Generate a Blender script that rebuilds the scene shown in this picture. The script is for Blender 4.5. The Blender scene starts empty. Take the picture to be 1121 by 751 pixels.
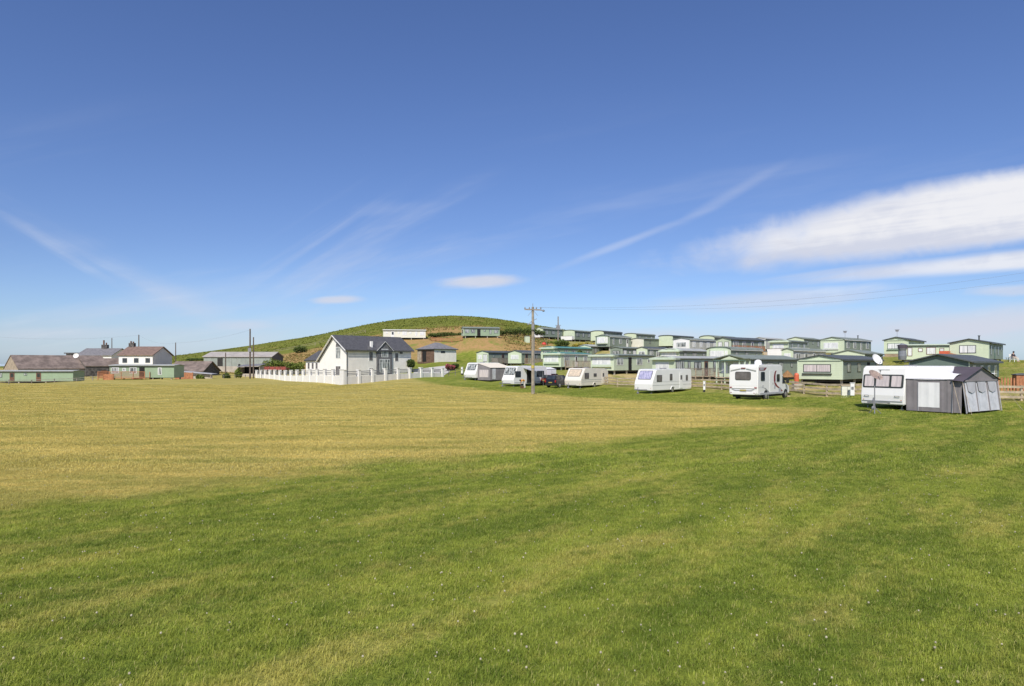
import bpy, bmesh, math, random
import numpy as np
from mathutils import Vector, Matrix
R = math.radians
rnd = random.Random(7)
F = 747.3; CZ = 1.75
scene = bpy.context.scene
col = scene.collection

# ------------------------------------------------------------------ helpers
def atp(px, Y):                      # survey helper: sight line px at depth Y -> x
    return (px - 560.5) / F * Y
def zat(py, Y):
    return CZ + (398 - py) / F * Y

SPLIT = {'support','post','stem','corner_trim','bargeboard','insulator','steady','marker_lamp','porch_post','guy_rope','chimney_pot','dark_opening','leg','graphic','locker_hatch','stake','canopy_pole','bracket','tread','reflector','blind','frame','pole','fascia'}
class MB:
    def __init__(s): s.v = []; s.f = []; s.mi = []
    def components(s):
        par = list(range(len(s.v)))
        def fd(i):
            while par[i] != i: par[i] = par[par[i]]; i = par[i]
            return i
        for f in s.f:
            a = fd(f[0])
            for q in f[1:]: par[fd(q)] = a
        out = {}
        for f, m in zip(s.f, s.mi): out.setdefault(fd(f[0]), []).append((f, m))
        res = []
        for fs in out.values():
            c = MB(); mp = {}
            for f, m in fs:
                for q in f:
                    if q not in mp: mp[q] = len(c.v); c.v.append(s.v[q])
                c.f.append(tuple(mp[q] for q in f)); c.mi.append(m)
            res.append(c)
        return res
    def quad(s, *p, m=0):
        i = len(s.v); s.v += [tuple(q) for q in p]; s.f.append(tuple(range(i, i + len(p)))); s.mi.append(m)
    def box(s, x0, x1, y0, y1, z0, z1, m=0):
        i = len(s.v)
        s.v += [(x0,y0,z0),(x1,y0,z0),(x1,y1,z0),(x0,y1,z0),(x0,y0,z1),(x1,y0,z1),(x1,y1,z1),(x0,y1,z1)]
        for f in ((0,3,2,1),(4,5,6,7),(0,1,5,4),(1,2,6,5),(2,3,7,6),(3,0,4,7)):
            s.f.append(tuple(i + k for k in f)); s.mi.append(m)
    def prism(s, pts, d, m=0):
        """extrude a planar 3D polygon by vector d"""
        n = len(pts); i = len(s.v); d = Vector(d)
        s.v += [tuple(Vector(p)) for p in pts] + [tuple(Vector(p) + d) for p in pts]
        s.f.append(tuple(range(i + n - 1, i - 1, -1))); s.mi.append(m)
        s.f.append(tuple(range(i + n, i + 2 * n))); s.mi.append(m)
        for k in range(n):
            a, b = k, (k + 1) % n
            s.f.append((i + a, i + b, i + n + b, i + n + a)); s.mi.append(m)
    def bar(s, p, q, w, h=None, up=(0,0,1), m=0):
        p = Vector(p); q = Vector(q); h = h or w
        d = (q - p).normalized(); u = Vector(up)
        if abs(d.dot(u)) > .99: u = Vector((1,0,0))
        a = d.cross(u).normalized() * w / 2; b = a.cross(d).normalized() * h / 2
        s.prism([p - a - b, p + a - b, p + a + b, p - a + b], q - p, m)
    def tube(s, pts, r, n=8, r2=None, caps=True, m=0):
        rings = []; P = [Vector(p) for p in pts]; N = len(P)
        for k, p in enumerate(P):
            d = (P[min(k+1,N-1)] - P[max(k-1,0)]).normalized()
            u = Vector((0,0,1)) if abs(d.z) < .95 else Vector((1,0,0))
            a = d.cross(u).normalized(); b = d.cross(a).normalized()
            rr = r if r2 is None else r + (r2 - r) * k / max(1, N - 1)
            if isinstance(r, (list, tuple)): rr = r[k]
            i = len(s.v)
            for j in range(n):
                t = 2 * math.pi * j / n
                s.v.append(tuple(p + a * math.cos(t) * rr + b * math.sin(t) * rr))
            rings.append(i)
        for k in range(N - 1):
            for j in range(n):
                s.f.append((rings[k]+j, rings[k]+(j+1)%n, rings[k+1]+(j+1)%n, rings[k+1]+j)); s.mi.append(m)
        if caps:
            s.f.append(tuple(rings[0]+j for j in range(n-1,-1,-1))); s.mi.append(m)
            s.f.append(tuple(rings[-1]+j for j in range(n))); s.mi.append(m)
    def panel(s, c, u, v, w, h, t=.03, r=0.0, m=0, back=.01):
        """rounded slab centred at c, axes u,v, sticking out along u x v by t"""
        c = Vector(c); u = Vector(u).normalized(); v = Vector(v).normalized(); n = u.cross(v).normalized()
        pts = []
        if r <= 0: pts = [(-w/2,-h/2),(w/2,-h/2),(w/2,h/2),(-w/2,h/2)]
        else:
            for (sx, sy, a0) in ((1,-1,-90),(1,1,0),(-1,1,90),(-1,-1,180)):
                for k in range(4):
                    a = R(a0 + 30 * k)
                    pts.append((sx*(w/2-r) + math.cos(a)*r, sy*(h/2-r) + math.sin(a)*r))
        s.prism([c - n*back + u*a + v*b for a, b in pts], n * (t + back), m)
    def build(s, name, mats, parent=None, smooth=False, bevel=0):
        if parent is not None and name in SPLIT and not getattr(s, 'whole', False):
            comps = s.components()
            if len(comps) > 1:
                o = None
                for c_ in comps:
                    c_.whole = True; o = c_.build(name, mats, parent, smooth, bevel)
                return o
        me = bpy.data.meshes.new(name); me.from_pydata(s.v, [], s.f)
        if not isinstance(mats, (list, tuple)): mats = [mats]
        for q in mats: me.materials.append(q)
        me.polygons.foreach_set('material_index', s.mi)
        o = bpy.data.objects.new(name, me); col.objects.link(o)
        if parent is not None: o.parent = parent
        if bevel:
            bm = bmesh.new(); bm.from_mesh(me)
            bmesh.ops.remove_doubles(bm, verts=bm.verts, dist=.0005)
            ed = [e for e in bm.edges if len(e.link_faces) == 2 and e.calc_face_angle(0) > R(25)]
            bmesh.ops.bevel(bm, geom=ed, offset=bevel, segments=2, affect='EDGES', clamp_overlap=True)
            bm.to_mesh(me); bm.free()
        if smooth:
            me.polygons.foreach_set('use_smooth', [True] * len(me.polygons))
        me.update()
        return o

def tag(o, label=None, cat=None, group=None, kind=None):
    if label: o['label'] = label
    if cat: o['category'] = cat
    if group: o['group'] = group
    if kind: o['kind'] = kind
    return o
def empty(name, loc, rz=0, label=None, cat=None, group=None):
    o = bpy.data.objects.new(name, None); o.location = loc; o.rotation_euler = (0, 0, rz)
    o.empty_display_size = .3; col.objects.link(o)
    return tag(o, label, cat, group)

# ------------------------------------------------------------------ node expression helper
class X:
    def __init__(s, nt, sock): s.nt = nt; s.s = sock
    def _m(s, op, *o, clamp=False):
        n = s.nt.nodes.new('ShaderNodeMath'); n.operation = op; n.use_clamp = clamp
        for i, q in enumerate((s,) + o):
            if isinstance(q, X): s.nt.links.new(q.s, n.inputs[i])
            else: n.inputs[i].default_value = q
        return X(s.nt, n.outputs[0])
    def __add__(s, o): return s._m('ADD', o)
    def __radd__(s, o): return s._m('ADD', o)
    def __sub__(s, o): return s._m('SUBTRACT', o)
    def __rsub__(s, o): return (s * -1.0) + o
    def __mul__(s, o): return s._m('MULTIPLY', o)
    def __rmul__(s, o): return s._m('MULTIPLY', o)
    def __truediv__(s, o): return s._m('DIVIDE', o)
    def mx(s, o): return s._m('MAXIMUM', o)
    def mn(s, o): return s._m('MINIMUM', o)
    def clamp(s): return s._m('ADD', 0.0, clamp=True)
    def f(s, op, *o): return s._m(op, *o)
def sstep(x, a, b):
    n = x.nt.nodes.new('ShaderNodeMapRange'); n.interpolation_type = 'SMOOTHSTEP'
    x.nt.links.new(x.s, n.inputs[0]); n.inputs[1].default_value = a; n.inputs[2].default_value = b
    return X(x.nt, n.outputs[0])
def sepxyz(nt, sock):
    n = nt.nodes.new('ShaderNodeSeparateXYZ'); nt.links.new(sock, n.inputs[0])
    return [X(nt, n.outputs[i]) for i in range(3)]
def comb(nt, *c):
    n = nt.nodes.new('ShaderNodeCombineXYZ')
    for i, q in enumerate(c):
        if isinstance(q, X): nt.links.new(q.s, n.inputs[i])
        else: n.inputs[i].default_value = q
    return n.outputs[0]
def noise(nt, vec, scale, detail=3, rough=.5, dist=0):
    n = nt.nodes.new('ShaderNodeTexNoise'); nt.links.new(vec, n.inputs['Vector'])
    n.inputs['Scale'].default_value = scale; n.inputs['Detail'].default_value = detail
    n.inputs['Roughness'].default_value = rough; n.inputs['Distortion'].default_value = dist
    return X(nt, n.outputs['Fac'])
def mixc(nt, fac, a, b):
    n = nt.nodes.new('ShaderNodeMix'); n.data_type = 'RGBA'
    for q, i in ((fac, 0), (a, 6), (b, 7)):
        if isinstance(q, X): nt.links.new(q.s, n.inputs[i])
        elif isinstance(q, bpy.types.NodeSocket): nt.links.new(q, n.inputs[i])
        elif isinstance(q, (int, float)): n.inputs[i].default_value = q
        else: n.inputs[i].default_value = (*q, 1)
    return n.outputs[2]
def newmat(name):
    m = bpy.data.materials.new(name); m.use_nodes = True
    nt = m.node_tree; b = nt.nodes['Principled BSDF']
    return m, nt, b
def mat(name, c, rough=.6, var=.15, scale=3.0, metal=0, spec=.5, lines=None, dark=.55, stain=0.0, bump=0.0):
    """procedural paint / cladding: noise variation, optional horizontal board lines every `lines` m"""
    m, nt, b = newmat(name)
    tc = nt.nodes.new('ShaderNodeTexCoord').outputs['Object']
    n1 = noise(nt, tc, scale, 4, .6)
    lo = tuple(q * (1 - var) for q in c); hi = tuple(min(1, q * (1 + var)) for q in c)
    cc = mixc(nt, sstep(n1, .3, .7), lo, hi)
    if stain:
        x, y, z = sepxyz(nt, tc)
        st = noise(nt, comb(nt, x * 1.0, y * 1.0, z * .15), 2.2, 4, .65)
        cc = mixc(nt, sstep(st, .5, .8) * stain, cc, tuple(q * .45 for q in c))
    if lines:
        x, y, z = sepxyz(nt, tc)
        fr = (z / lines).f('FRACT')
        ln = sstep(fr, .16, .0)
        cc = mixc(nt, ln, cc, tuple(q * dark for q in c))
    nt.links.new(cc, b.inputs['Base Color'])
    b.inputs['Roughness'].default_value = rough; b.inputs['Metallic'].default_value = metal
    b.inputs['Specular IOR Level'].default_value = spec
    if bump:
        bp = nt.nodes.new('ShaderNodeBump'); bp.inputs['Strength'].default_value = bump
        nt.links.new(noise(nt, tc, scale * 6, 3).s, bp.inputs['Height']); nt.links.new(bp.outputs[0], b.inputs['Normal'])
    return m

M = {}
M['sage'] = mat('pale_green_cladding', (.52,.59,.43), .55, .06, .8, lines=.17, dark=.72, stain=.25)
M['sage2'] = mat('light_green_cladding', (.60,.67,.48), .55, .06, .8, lines=.17, dark=.75, stain=.15)
M['sage_d'] = mat('shaded_green_cladding', (.235,.28,.22), .55, .08, .8, lines=.17, dark=.7, stain=.2)  # static side walls: shade darkened into the green
M['sage_dk'] = mat('deep_green_cladding', (.14,.19,.16), .55, .08, .8, lines=.17, dark=.7, stain=.2)
M['mint'] = mat('mint_green_cladding', (.29,.38,.25), .55, .06, .8, lines=.2, dark=.75, stain=.2)
M['greywall'] = mat('pale_grey_cladding', (.50,.50,.46), .55, .06, .8, lines=.17, dark=.75, stain=.25)
M['cream'] = mat('cream_cladding', (.74,.73,.62), .5, .05, .8, lines=.25, dark=.85, stain=.2)
M['trim'] = mat('sage_trim', (.56,.64,.48), .5, .05, 2)
M['roofg'] = mat('grey_green_roof', (.22,.25,.21), .6, .15, 1.5, stain=.4)
M['roofl'] = mat('pale_grey_roof', (.42,.43,.40), .6, .12, 1.5, stain=.4)
M['roofd'] = mat('dark_roof', (.09,.10,.10), .6, .2, 1.5, stain=.3)
M['rooft'] = mat('teal_roof', (.10,.27,.23), .5, .15, 1.5, stain=.3)
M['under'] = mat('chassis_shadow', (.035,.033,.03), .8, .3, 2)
M['skirt'] = mat('timber_skirt', (.36,.27,.18), .8, .2, 2, lines=.15, dark=.5)
M['white'] = mat('white_paint', (.80,.79,.76), .45, .03, 1, stain=.08)
M['gel'] = mat('caravan_white_gelcoat', (.80,.79,.76), .25, .02, .6, stain=.06)
M['gel2'] = mat('caravan_cream_gelcoat', (.74,.69,.60), .3, .03, .6, stain=.10)
M['upvc'] = mat('white_upvc', (.78,.78,.76), .35, .03, 2)
M['dframe'] = mat('dark_frame', (.05,.055,.05), .4, .1, 4)
M['gframe'] = mat('green_frame', (.10,.16,.12), .5, .1, 4)
M['brown'] = mat('brown_paint', (.16,.075,.045), .5, .2, 4)
M['wood'] = mat('weathered_timber', (.36,.29,.21), .8, .3, 3, bump=.3)
M['woodp'] = mat('pale_fence_timber', (.44,.36,.25), .8, .25, 3, bump=.3)
M['woodr'] = mat('red_brown_timber', (.40,.17,.08), .75, .25, 3, bump=.3)
M['woodk'] = mat('dark_brown_boards', (.15,.09,.06), .8, .35, 2, bump=.3)
M['woodg'] = mat('grey_timber', (.25,.22,.19), .8, .3, 3, bump=.3)
M['pole'] = mat('pole_timber', (.30,.26,.20), .8, .25, 2, bump=.3, stain=.4)
M['poled'] = mat('dark_pole_timber', (.12,.09,.07), .8, .25, 2, stain=.4)
M['slate'] = mat('slate', (.095,.092,.093), .5, .25, 3.0, lines=None, stain=.2)
M['slateg'] = mat('grey_slate', (.21,.20,.20), .55, .2, 2.0, stain=.3)
M['tileb'] = mat('brown_tile', (.21,.14,.11), .8, .2, 2.0, stain=.3)
M['oldslate'] = mat('weathered_brown_slate', (.20,.155,.13), .85, .35, .7, stain=.6)
M['asb'] = mat('corrugated_sheet_roof', (.42,.38,.34), .8, .15, .6, stain=.3)
M['render'] = mat('white_render', (.84,.82,.77), .8, .03, 1, stain=.05)
M['renderg'] = mat('shaded_grey_render', (.76,.73,.67), .85, .06, 1, stain=.2)  # white render with shade greyed in, for right-facing walls
M['stoneg'] = mat('grey_stone', (.12,.12,.125), .8, .35, 5, bump=.4)
M['stoned'] = mat('dark_rubble_stone', (.10,.092,.085), .9, .55, 2.2, bump=.5)
M['stonet'] = mat('tan_stone', (.38,.31,.23), .9, .25, 2, stain=.3)
M['sheet'] = mat('grey_green_sheeting', (.30,.33,.29), .6, .12, .7, stain=.5)
M['conc'] = mat('concrete_block', (.46,.41,.34), .9, .12, 1.2, stain=.4)
M['dark'] = mat('dark_interior', (.015,.014,.013), .9, .2, 2)
M['black'] = mat('black_rubber', (.02,.02,.02), .8, .2, 4)
M['tyre'] = mat('tyre_rubber', (.03,.03,.03), .85, .2, 6)
M['rim'] = mat('alloy_rim', (.45,.45,.45), .35, .1, 4, metal=.7)
M['steel'] = mat('galvanised_steel', (.40,.40,.39), .4, .15, 3, metal=.6)
M['grime'] = mat('grey_plastic', (.22,.22,.23), .5, .15, 3)
M['redl'] = mat('red_lamp', (.30,.02,.02), .25, .1, 5)
M['amber'] = mat('amber_lamp', (.6,.2,.02), .25, .1, 5)
M['maroon'] = mat('maroon_graphic', (.20,.02,.03), .35, .1, 4)
M['silverg'] = mat('grey_graphic', (.22,.23,.25), .35, .1, 4)
M['yellow'] = mat('number_plate_yellow', (.38,.30,.07), .5, .1, 6)
M['carblk'] = mat('black_car_paint', (.018,.02,.026), .18, .1, 2, spec=.6)
M['carred'] = mat('dark_red_car_paint', (.14,.02,.02), .2, .1, 2, spec=.6)
M['orange'] = mat('orange_cloth', (.70,.33,.07), .9, .1, 5)
M['red'] = mat('red_paint', (.55,.05,.03), .5, .12, 4)
M['redf'] = mat('faded_red_paint', (.28,.06,.045), .7, .3, 3, stain=.4)
M['orered'] = mat('orange_red_paint', (.62,.13,.06), .45, .1, 4)
M['yel'] = mat('yellow_band', (.50,.40,.10), .6, .15, 4)
M['awng'] = mat('grey_awning_fabric', (.225,.205,.21), .9, .12, 1.5, bump=.5)
M['awnl'] = mat('light_grey_awning_fabric', (.40,.40,.42), .85, .10, 1.5)
M['awnw'] = mat('white_awning_fabric', (.80,.79,.78), .8, .05, 1.2)
M['awnc'] = mat('cream_awning_fabric', (.74,.67,.54), .85, .05, 1.2)
M['awnp'] = mat('dark_plum_awning_fabric', (.085,.07,.085), .9, .12, 1.5)
M['skin'] = mat('skin', (.50,.30,.21), .6, .05, 5)
M['clothp'] = mat('pale_cloth', (.60,.56,.50), .9, .06, 5)
M['clothd'] = mat('dark_cloth', (.03,.03,.045), .9, .2, 5)
M['hair'] = mat('dark_hair', (.04,.03,.02), .7, .2, 8)
M['thatch'] = mat('brown_parasol', (.28,.15,.06), .9, .3, 4)
M['gravel'] = mat('pale_gravel', (.50,.45,.36), .9, .2, 2, bump=.4)
M['dish'] = mat('rusty_grey_dish', (.32,.24,.20), .6, .3, 3)
M['pvcw'] = mat('clear_window_vinyl', (.56,.56,.58), .25, .12, 2.5)
M['path'] = mat('concrete_path', (.52,.50,.45), .9, .12, 1, stain=.2)
def glass(name, c, rough=.08):
    m, nt, b = newmat(name)
    tc = nt.nodes.new('ShaderNodeTexCoord').outputs['Object']
    nt.links.new(mixc(nt, sstep(noise(nt, tc, 1.7, 3), .35, .65), tuple(q*.75 for q in c), tuple(min(1,q*1.25) for q in c)), b.inputs['Base Color'])
    b.inputs['Roughness'].default_value = rough; b.inputs['Specular IOR Level'].default_value = .8
    return m
M['glass'] = glass('dark_glass', (.035,.042,.05))
M['glassm'] = glass('tinted_glass', (.13,.12,.12), .12)
def curtain(name, c, c2):
    m, nt, b = newmat(name)
    x, y, z = sepxyz(nt, nt.nodes.new('ShaderNodeTexCoord').outputs['Object'])
    w = noise(nt, comb(nt, x, y, z * .12), 7.0, 2)
    nt.links.new(mixc(nt, sstep(w, .35, .62), c2, c), b.inputs['Base Color'])
    b.inputs['Roughness'].default_value = .2; b.inputs['Specular IOR Level'].default_value = .6
    return m
M['net'] = curtain('net_curtained_glass', (.80,.80,.78), (.60,.61,.61))
M['netp'] = curtain('pinkish_blind_glass', (.66,.58,.56), (.52,.46,.45))
M['netv'] = curtain('violet_curtained_glass', (.48,.46,.62), (.30,.30,.45))
M['neto'] = curtain('beige_blind_glass', (.66,.54,.40), (.5,.42,.32))
M['half'] = curtain('half_curtained_glass', (.48,.50,.48), (.06,.07,.07))

# ------------------------------------------------------------------ things list for static caravans (surveyed)
# key: xl xc xr y_eave Y angle
ST = {
 'R1a':(522,534.5,566,386,150,41),'R1b':(556.5,570.7,600,386,143,40),'S1':(594.7,614,646.6,387.2,116,38),
 'S2':(647,672,716,389.0,97,42),'S3':(714.5,738.6,796,392.4,87,51),'S4':(788,821,873.5,393.3,76,47),
 'S5':(873.3,922.4,968,394,64,43),'S6':(995.5,1061,1094,396,54,44),
 'R2a':(592.5,606.5,648,381,140,45),'R2b':(634,646.6,675,379.2,150,42),'R2c':(668,681,712,381.2,135,43),'R2d':(723,743.5,776,384,115,43),
 'R2e':(774,799.6,834,382.6,101,43),'R2g':(911.5,946.4,966.5,387.2,86,40),
 'T1':(586,594.5,616,360,195,42),'T2':(617,629,648,362.5,185,38),'T3':(647,660.7,681,363.3,178,38),'T3b':(652,667,691,368.3,150,40),
 'T4':(683.6,696.4,717,366,178,41),'T4b':(690.7,704.6,730,371,156,44),'T5':(721.4,736.4,759,368,158,42),'T5b':(737,755,787,371.6,130,44),
 'T6':(766,782,806,369.4,150,44),'T6b':(784,800,837,371.4,128,50),'T6c':(824,838,862,371,150,44),'T7':(843,863,884,373.6,124,43),'T7b':(862,880,899,371,142,43),
 'T8':(898.5,924,953.5,371.6,105,47),'T9':(968,994.3,1012,372,104,42),'A3':(856,868,904,383.2,97,44),'A6':(697,708.5,733,381.6,126,43),'A8':(737,748,768,377.0,140,44),
 'T11':(1040,1082.5,1098,375,80,43),
}
EH = 2.75       # eave height over the ground of a static caravan
def solve(k):
    xl, xc, xr, ye, Y, ad = ST[k]; a = R(ad)
    X0 = atp(xc, Y); ul = (xl-560.5)/F; ur = (xr-560.5)/F
    # X0 - W cos a = ul (Y + W sin a)
    W = (X0 - ul*Y) / (math.cos(a) + ul*math.sin(a))
    L = (ur*Y - X0) / (math.sin(a) - ur*math.cos(a))
    return X0, Y, a, W, min(max(L, 7), 13), zat(ye, Y)
BL = {k: solve(k) for k in ST}
# long sides turned to the camera:  X0(left px), Y, a, W, L(px right), eave py
def facing(xl, xr, ye, Y, ad, W=3.6):
    a = R(ad); X0 = atp(xl, Y); ur = (xr-560.5)/F
    L = (ur*Y - X0) / (math.sin(a) - ur*math.cos(a))
    return X0, Y, a, W, L, zat(ye, Y)
BL['H1'] = facing(419.5, 466, 361.5, 178, 80)
BL['H2'] = facing(507.5, 547, 359.2, 172, 78)
BL['T10'] = facing(989, 1050, 378.2, 93, 108, 3.0)
BL['L1'] = facing(-10, 80, 406.6, 116, 88, 3.3)
BL['L2'] = facing(120.5, 190.5, 400.4, 108, 90, 3.3)
for k, v in BL.items(): print(k, 'Y=%.0f W=%.1f L=%.1f zg=%.2f' % (v[1], v[3], v[4], v[5]-EH))

# ------------------------------------------------------------------ terrain
CP = []
def cp(px, py, Y): CP.append((atp(px, Y), Y, zat(py, Y)))
def fieldz(y):
    t = min(max((y + 2) / 44, 0), 1); return -1.2 * t * t * (3 - 2 * t)
for y in (-60, -30, -10, 2, 10, 18, 26, 34, 42):
    for x in (-160, -90, -50, -25, -10, 0, 10, 25, 50, 90, 160):
        CP.append((x, y, fieldz(y) if y > 0 else 0.0))
GZ = {}
EHS = {'S5': 2.35,'S6': 2.3,'L1': 1.95,'L2': 2.15,'S4': 2.5,'S3': 2.8,'S2': 2.65,'T9': 2.6,'T10': 2.2,'T11': 2.2,'T8': 2.3,'R2g': 2.5,'H1': 2.2,'H2': 2.2}
for k, (X0, Y, a, W, L, ze) in BL.items():
    zg = ze - EHS.get(k, EH); GZ[k] = zg
    s = Vector((math.sin(a), math.cos(a))); f = Vector((-math.cos(a), math.sin(a)))
    for (i, j) in ((0,0),(1,0),(0,1),(1,1),(.5,.5)):
        p = Vector((X0, Y)) + s*L*i + f*W*j
        CP.append((p.x, p.y, zg))
for q in [(966,446.5,42),(1050,447,42),(1110,440,50),(815,438.5,54),(850,436,58),(725,431,72),(750,427.5,77),(640,425,88),(575,423,90),(595,420,96),(525,419,100),(583,431,69),(480,428,75),(380,429,70),
          (250,431,68),(100,433,66),(-50,433,65),(375,420.8,94),(300,419,105),(330,417,118),(420,416,100),(484,412.3,105),(520,413,112),(505,409,122),
          (-20,420.5,114),(40,420.5,115),(84,420,118),(118,417,114),(160,415.5,111),(192,415.5,112),(230,414.5,125),(262,413.5,138),(285,413.5,140),
          (90,410,150),(150,403,150),(150,400,175),(50,404,190),(0,403,180),(-60,404,180),(300,408,165),(240,409,150),(350,408,150),(415,406,150),(450,402.5,150),(400,398,165),
          (360,388,185),(330,390,190),(290,390,200),(250,392,215),(210,394,230),(470,400,140),(475,396,150),(499,396.5,150),(505,398,140),(512,386,165),(530,376,168),(560,376,172),(575,381,160),(500,376,172),(460,378,172),
          (400,375,185),(380,372,200),(350,376,210),(300,383,230),
          (190,392,290),(200,389.5,285),(220,386,280),(250,381.5,275),(300,374,265),(350,366.5,260),(370,362,258),(400,355.5,256),(430,350.5,255),(470,346.5,255),(500,345.5,255),(530,347.5,252),(560,351.5,246),(590,357.5,238),(610,364,232),
          (440,358,205),(480,356,205),(520,355,200),(560,358,205),(590,364,212),
          (640,369,225),(700,374,225),(760,378,215),(820,382,205),(880,385,195),(940,391,180),(1000,394,150),
          (960,397,110),(985,400,92),(960,401,90),(1020,404,75),(1110,396.6,86),(1180,397.4,90),(1240,398,92),(1110,404,74),(1112,412,64),(1160,412,64),(1110,429,57),(1150,428,57),
          (676,423.5,88),(700,424,85),(757,427,79.5),(790,429,75),(840,431.5,69),(880,433.5,63.5),(905,435,61),(935,436.5,58.5),(1010,439,54),(1080,441,51),(652,422,94),(620,412,108),(1000,430,50),(1200,440,48)]:
    cp(*q)
for px, py in ((190,395),(300,381),(370,372),(440,362),(500,358),(560,362),(600,370),(680,380),(780,386),(900,394)):
    cp(px, py + 6, 330)
for x in (-360,-250,-150,-60,40,140,240,340): CP.append((x, 420, -4 if x < -150 or x > 100 else -1))
for px,py,Y in ((-150,404,200),(-60,401,260),(60,400,260),(120,398.5,270),(160,396,280),(1200,399,130),(1250,400,200),(1050,399,200),(1121,399,250),(960,398,280)): cp(px,py,Y)
P = np.array(CP); 
# merge near-coincident points
keep = []
for i in range(len(P)):
    if all((P[i,0]-P[j,0])**2 + (P[i,1]-P[j,1])**2 > 2.0 for j in keep): keep.append(i)
P = P[keep]
D = np.sqrt((P[:,None,0]-P[None,:,0])**2 + (P[:,None,1]-P[None,:,1])**2)
n_ = len(P); A = np.zeros((n_+3, n_+3)); A[:n_,:n_] = -D + np.eye(n_)*.15
A[:n_,n_] = 1; A[:n_,n_+1] = P[:,0]/100; A[:n_,n_+2] = P[:,1]/100; A[n_:,:n_] = A[:n_,n_:].T
wgt = np.linalg.solve(A, np.concatenate([P[:,2], [0,0,0]]))
gx = np.concatenate([-np.geomspace(9000, 290, 16), np.arange(-280, 281, 2.0), np.geomspace(290, 9000, 16)])
gy = np.concatenate([-np.geomspace(4000, 70, 10), np.arange(-60, 421, 2.0), np.geomspace(430, 14000, 20)])
GX, GY = np.meshgrid(gx, gy)
def evalh(x, y):
    x = np.clip(x, -300, 300); y = np.clip(y, -70, 430)
    out = wgt[n_] + wgt[n_+1]*x/100 + wgt[n_+2]*y/100
    for i in range(n_): out = out - wgt[i]*np.sqrt((x-P[i,0])**2 + (y-P[i,1])**2 + 1.0)
    return out
HZ = evalh(GX, GY)
far = np.clip((np.maximum(np.maximum(np.abs(GX)-260, GY-380), -50-GY)) / 300, 0, 1)
HZ = HZ*(1-far) + (-8.0)*far
def H(x, y):
    i = int(np.clip(np.searchsorted(gx, x) - 1, 0, len(gx)-2)); j = int(np.clip(np.searchsorted(gy, y) - 1, 0, len(gy)-2))
    tx = (x-gx[i])/(gx[i+1]-gx[i]); ty = (y-gy[j])/(gy[j+1]-gy[j])
    return float((HZ[j,i]*(1-tx)+HZ[j,i+1]*tx)*(1-ty) + (HZ[j+1,i]*(1-tx)+HZ[j+1,i+1]*tx)*ty)
def groundhit(px, py):
    Y = 3.0
    while Y < 400:
        if zat(py, Y) <= H(atp(px, Y), Y): return Vector((atp(px, Y), Y))
        Y += .25
    return Vector((atp(px, Y), Y))

# zones painted as attributes (bracken, earth, camp grass, sea with haze painted in)
def sst(x, a, b):
    t = np.clip((x-a)/(b-a), 0, 1); return t*t*(3-2*t)
PXg = 560.5 + F*GX/np.maximum(GY, 1)
hillm = sst(GY, 188, 210) * (1-sst(PXg, 640, 690)) * (GY > 60)
earth = sst(GY, 150, 166) * (1-sst(GY, 196, 214)) * sst(PXg, 195, 240) * (1-sst(PXg, 590, 620))
earth *= 1 - .0*GX
greenslope = np.exp(-((PXg-515)/32)**2) * sst(GY,120,135) * (1-sst(GY,160,172))
earth = earth * (1 - greenslope)
FP_ = np.array([[600,100],[652,94],[700,85],[757,79.5],[790,75],[830,69.5],[880,63.5],[935,58.5],[1010,54],[1118,50],[1250,47]])
FY_ = np.interp(PXg, FP_[:,0], FP_[:,1])
camp = sst(GY - FY_, -3.0, .5) * sst(PXg, 600, 650) * (GY > 20) * (1-hillm)
camp *= 1 - .75*sst(GY - FY_, 6, 14)*sst(PXg, 950, 980)
me = bpy.data.meshes.new('ground')
ny, nx = GX.shape
verts = np.stack([GX.ravel(), GY.ravel(), HZ.ravel()], 1)
idx = np.arange(nx*ny).reshape(ny, nx)
faces = np.stack([idx[:-1,:-1].ravel(), idx[:-1,1:].ravel(), idx[1:,1:].ravel(), idx[1:,:-1].ravel()], 1)
me.from_pydata(verts.tolist(), [], faces.tolist())
at = me.color_attributes.new('zone', 'FLOAT_COLOR', 'POINT')
zc = np.stack([hillm.ravel(), earth.ravel(), camp.ravel(), far.ravel()], 1).astype('f')
at.data.foreach_set('color', zc.ravel())
me.polygons.foreach_set('use_smooth', [True]*len(me.polygons))
ground = bpy.data.objects.new('ground', me); col.objects.link(ground); tag(ground, kind='structure')

# ---- field colour node group, shared by soil sheet and the grass blades
A1, A2 = groundhit(0, 562), groundhit(905, 452)
B1, B2 = groundhit(470, 418.5), groundhit(905, 449)
def lineeq(p, q):
    d = (q-p).normalized(); n = Vector((-d.y, d.x)); return n.x, n.y, -(n.x*p.x + n.y*p.y), d
LA, LB = lineeq(A1, A2), lineeq(B1, B2)
print('lines', A1, A2, B1, B2)
grp = bpy.data.node_groups.new('field_colour', 'ShaderNodeTree')
grp.interface.new_socket('Color', in_out='OUTPUT', socket_type='NodeSocketColor')
grp.interface.new_socket('Dry', in_out='OUTPUT', socket_type='NodeSocketFloat')
nt = grp; go = nt.nodes.new('NodeGroupOutput')
pos = nt.nodes.new('ShaderNodeNewGeometry').outputs['Position']
x, y, z = sepxyz(nt, pos); flat = comb(nt, x, y, 0.0)
da = x*LA[0] + y*LA[1] + LA[2]; db = x*LB[0] + y*LB[1] + LB[2]
w1 = noise(nt, flat, .22, 4, .6); w2 = noise(nt, flat, .9, 4, .6)
sA = sstep(da + (w1-.5)*5.0 + (w2-.5)*3.0, -.9, 1.2)
sB = sstep((w1-.5)*7.0 + (w2-.5)*2.0 - db, -1.5, 1.8)
along = x*LA[3].x + y*LA[3].y
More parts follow.
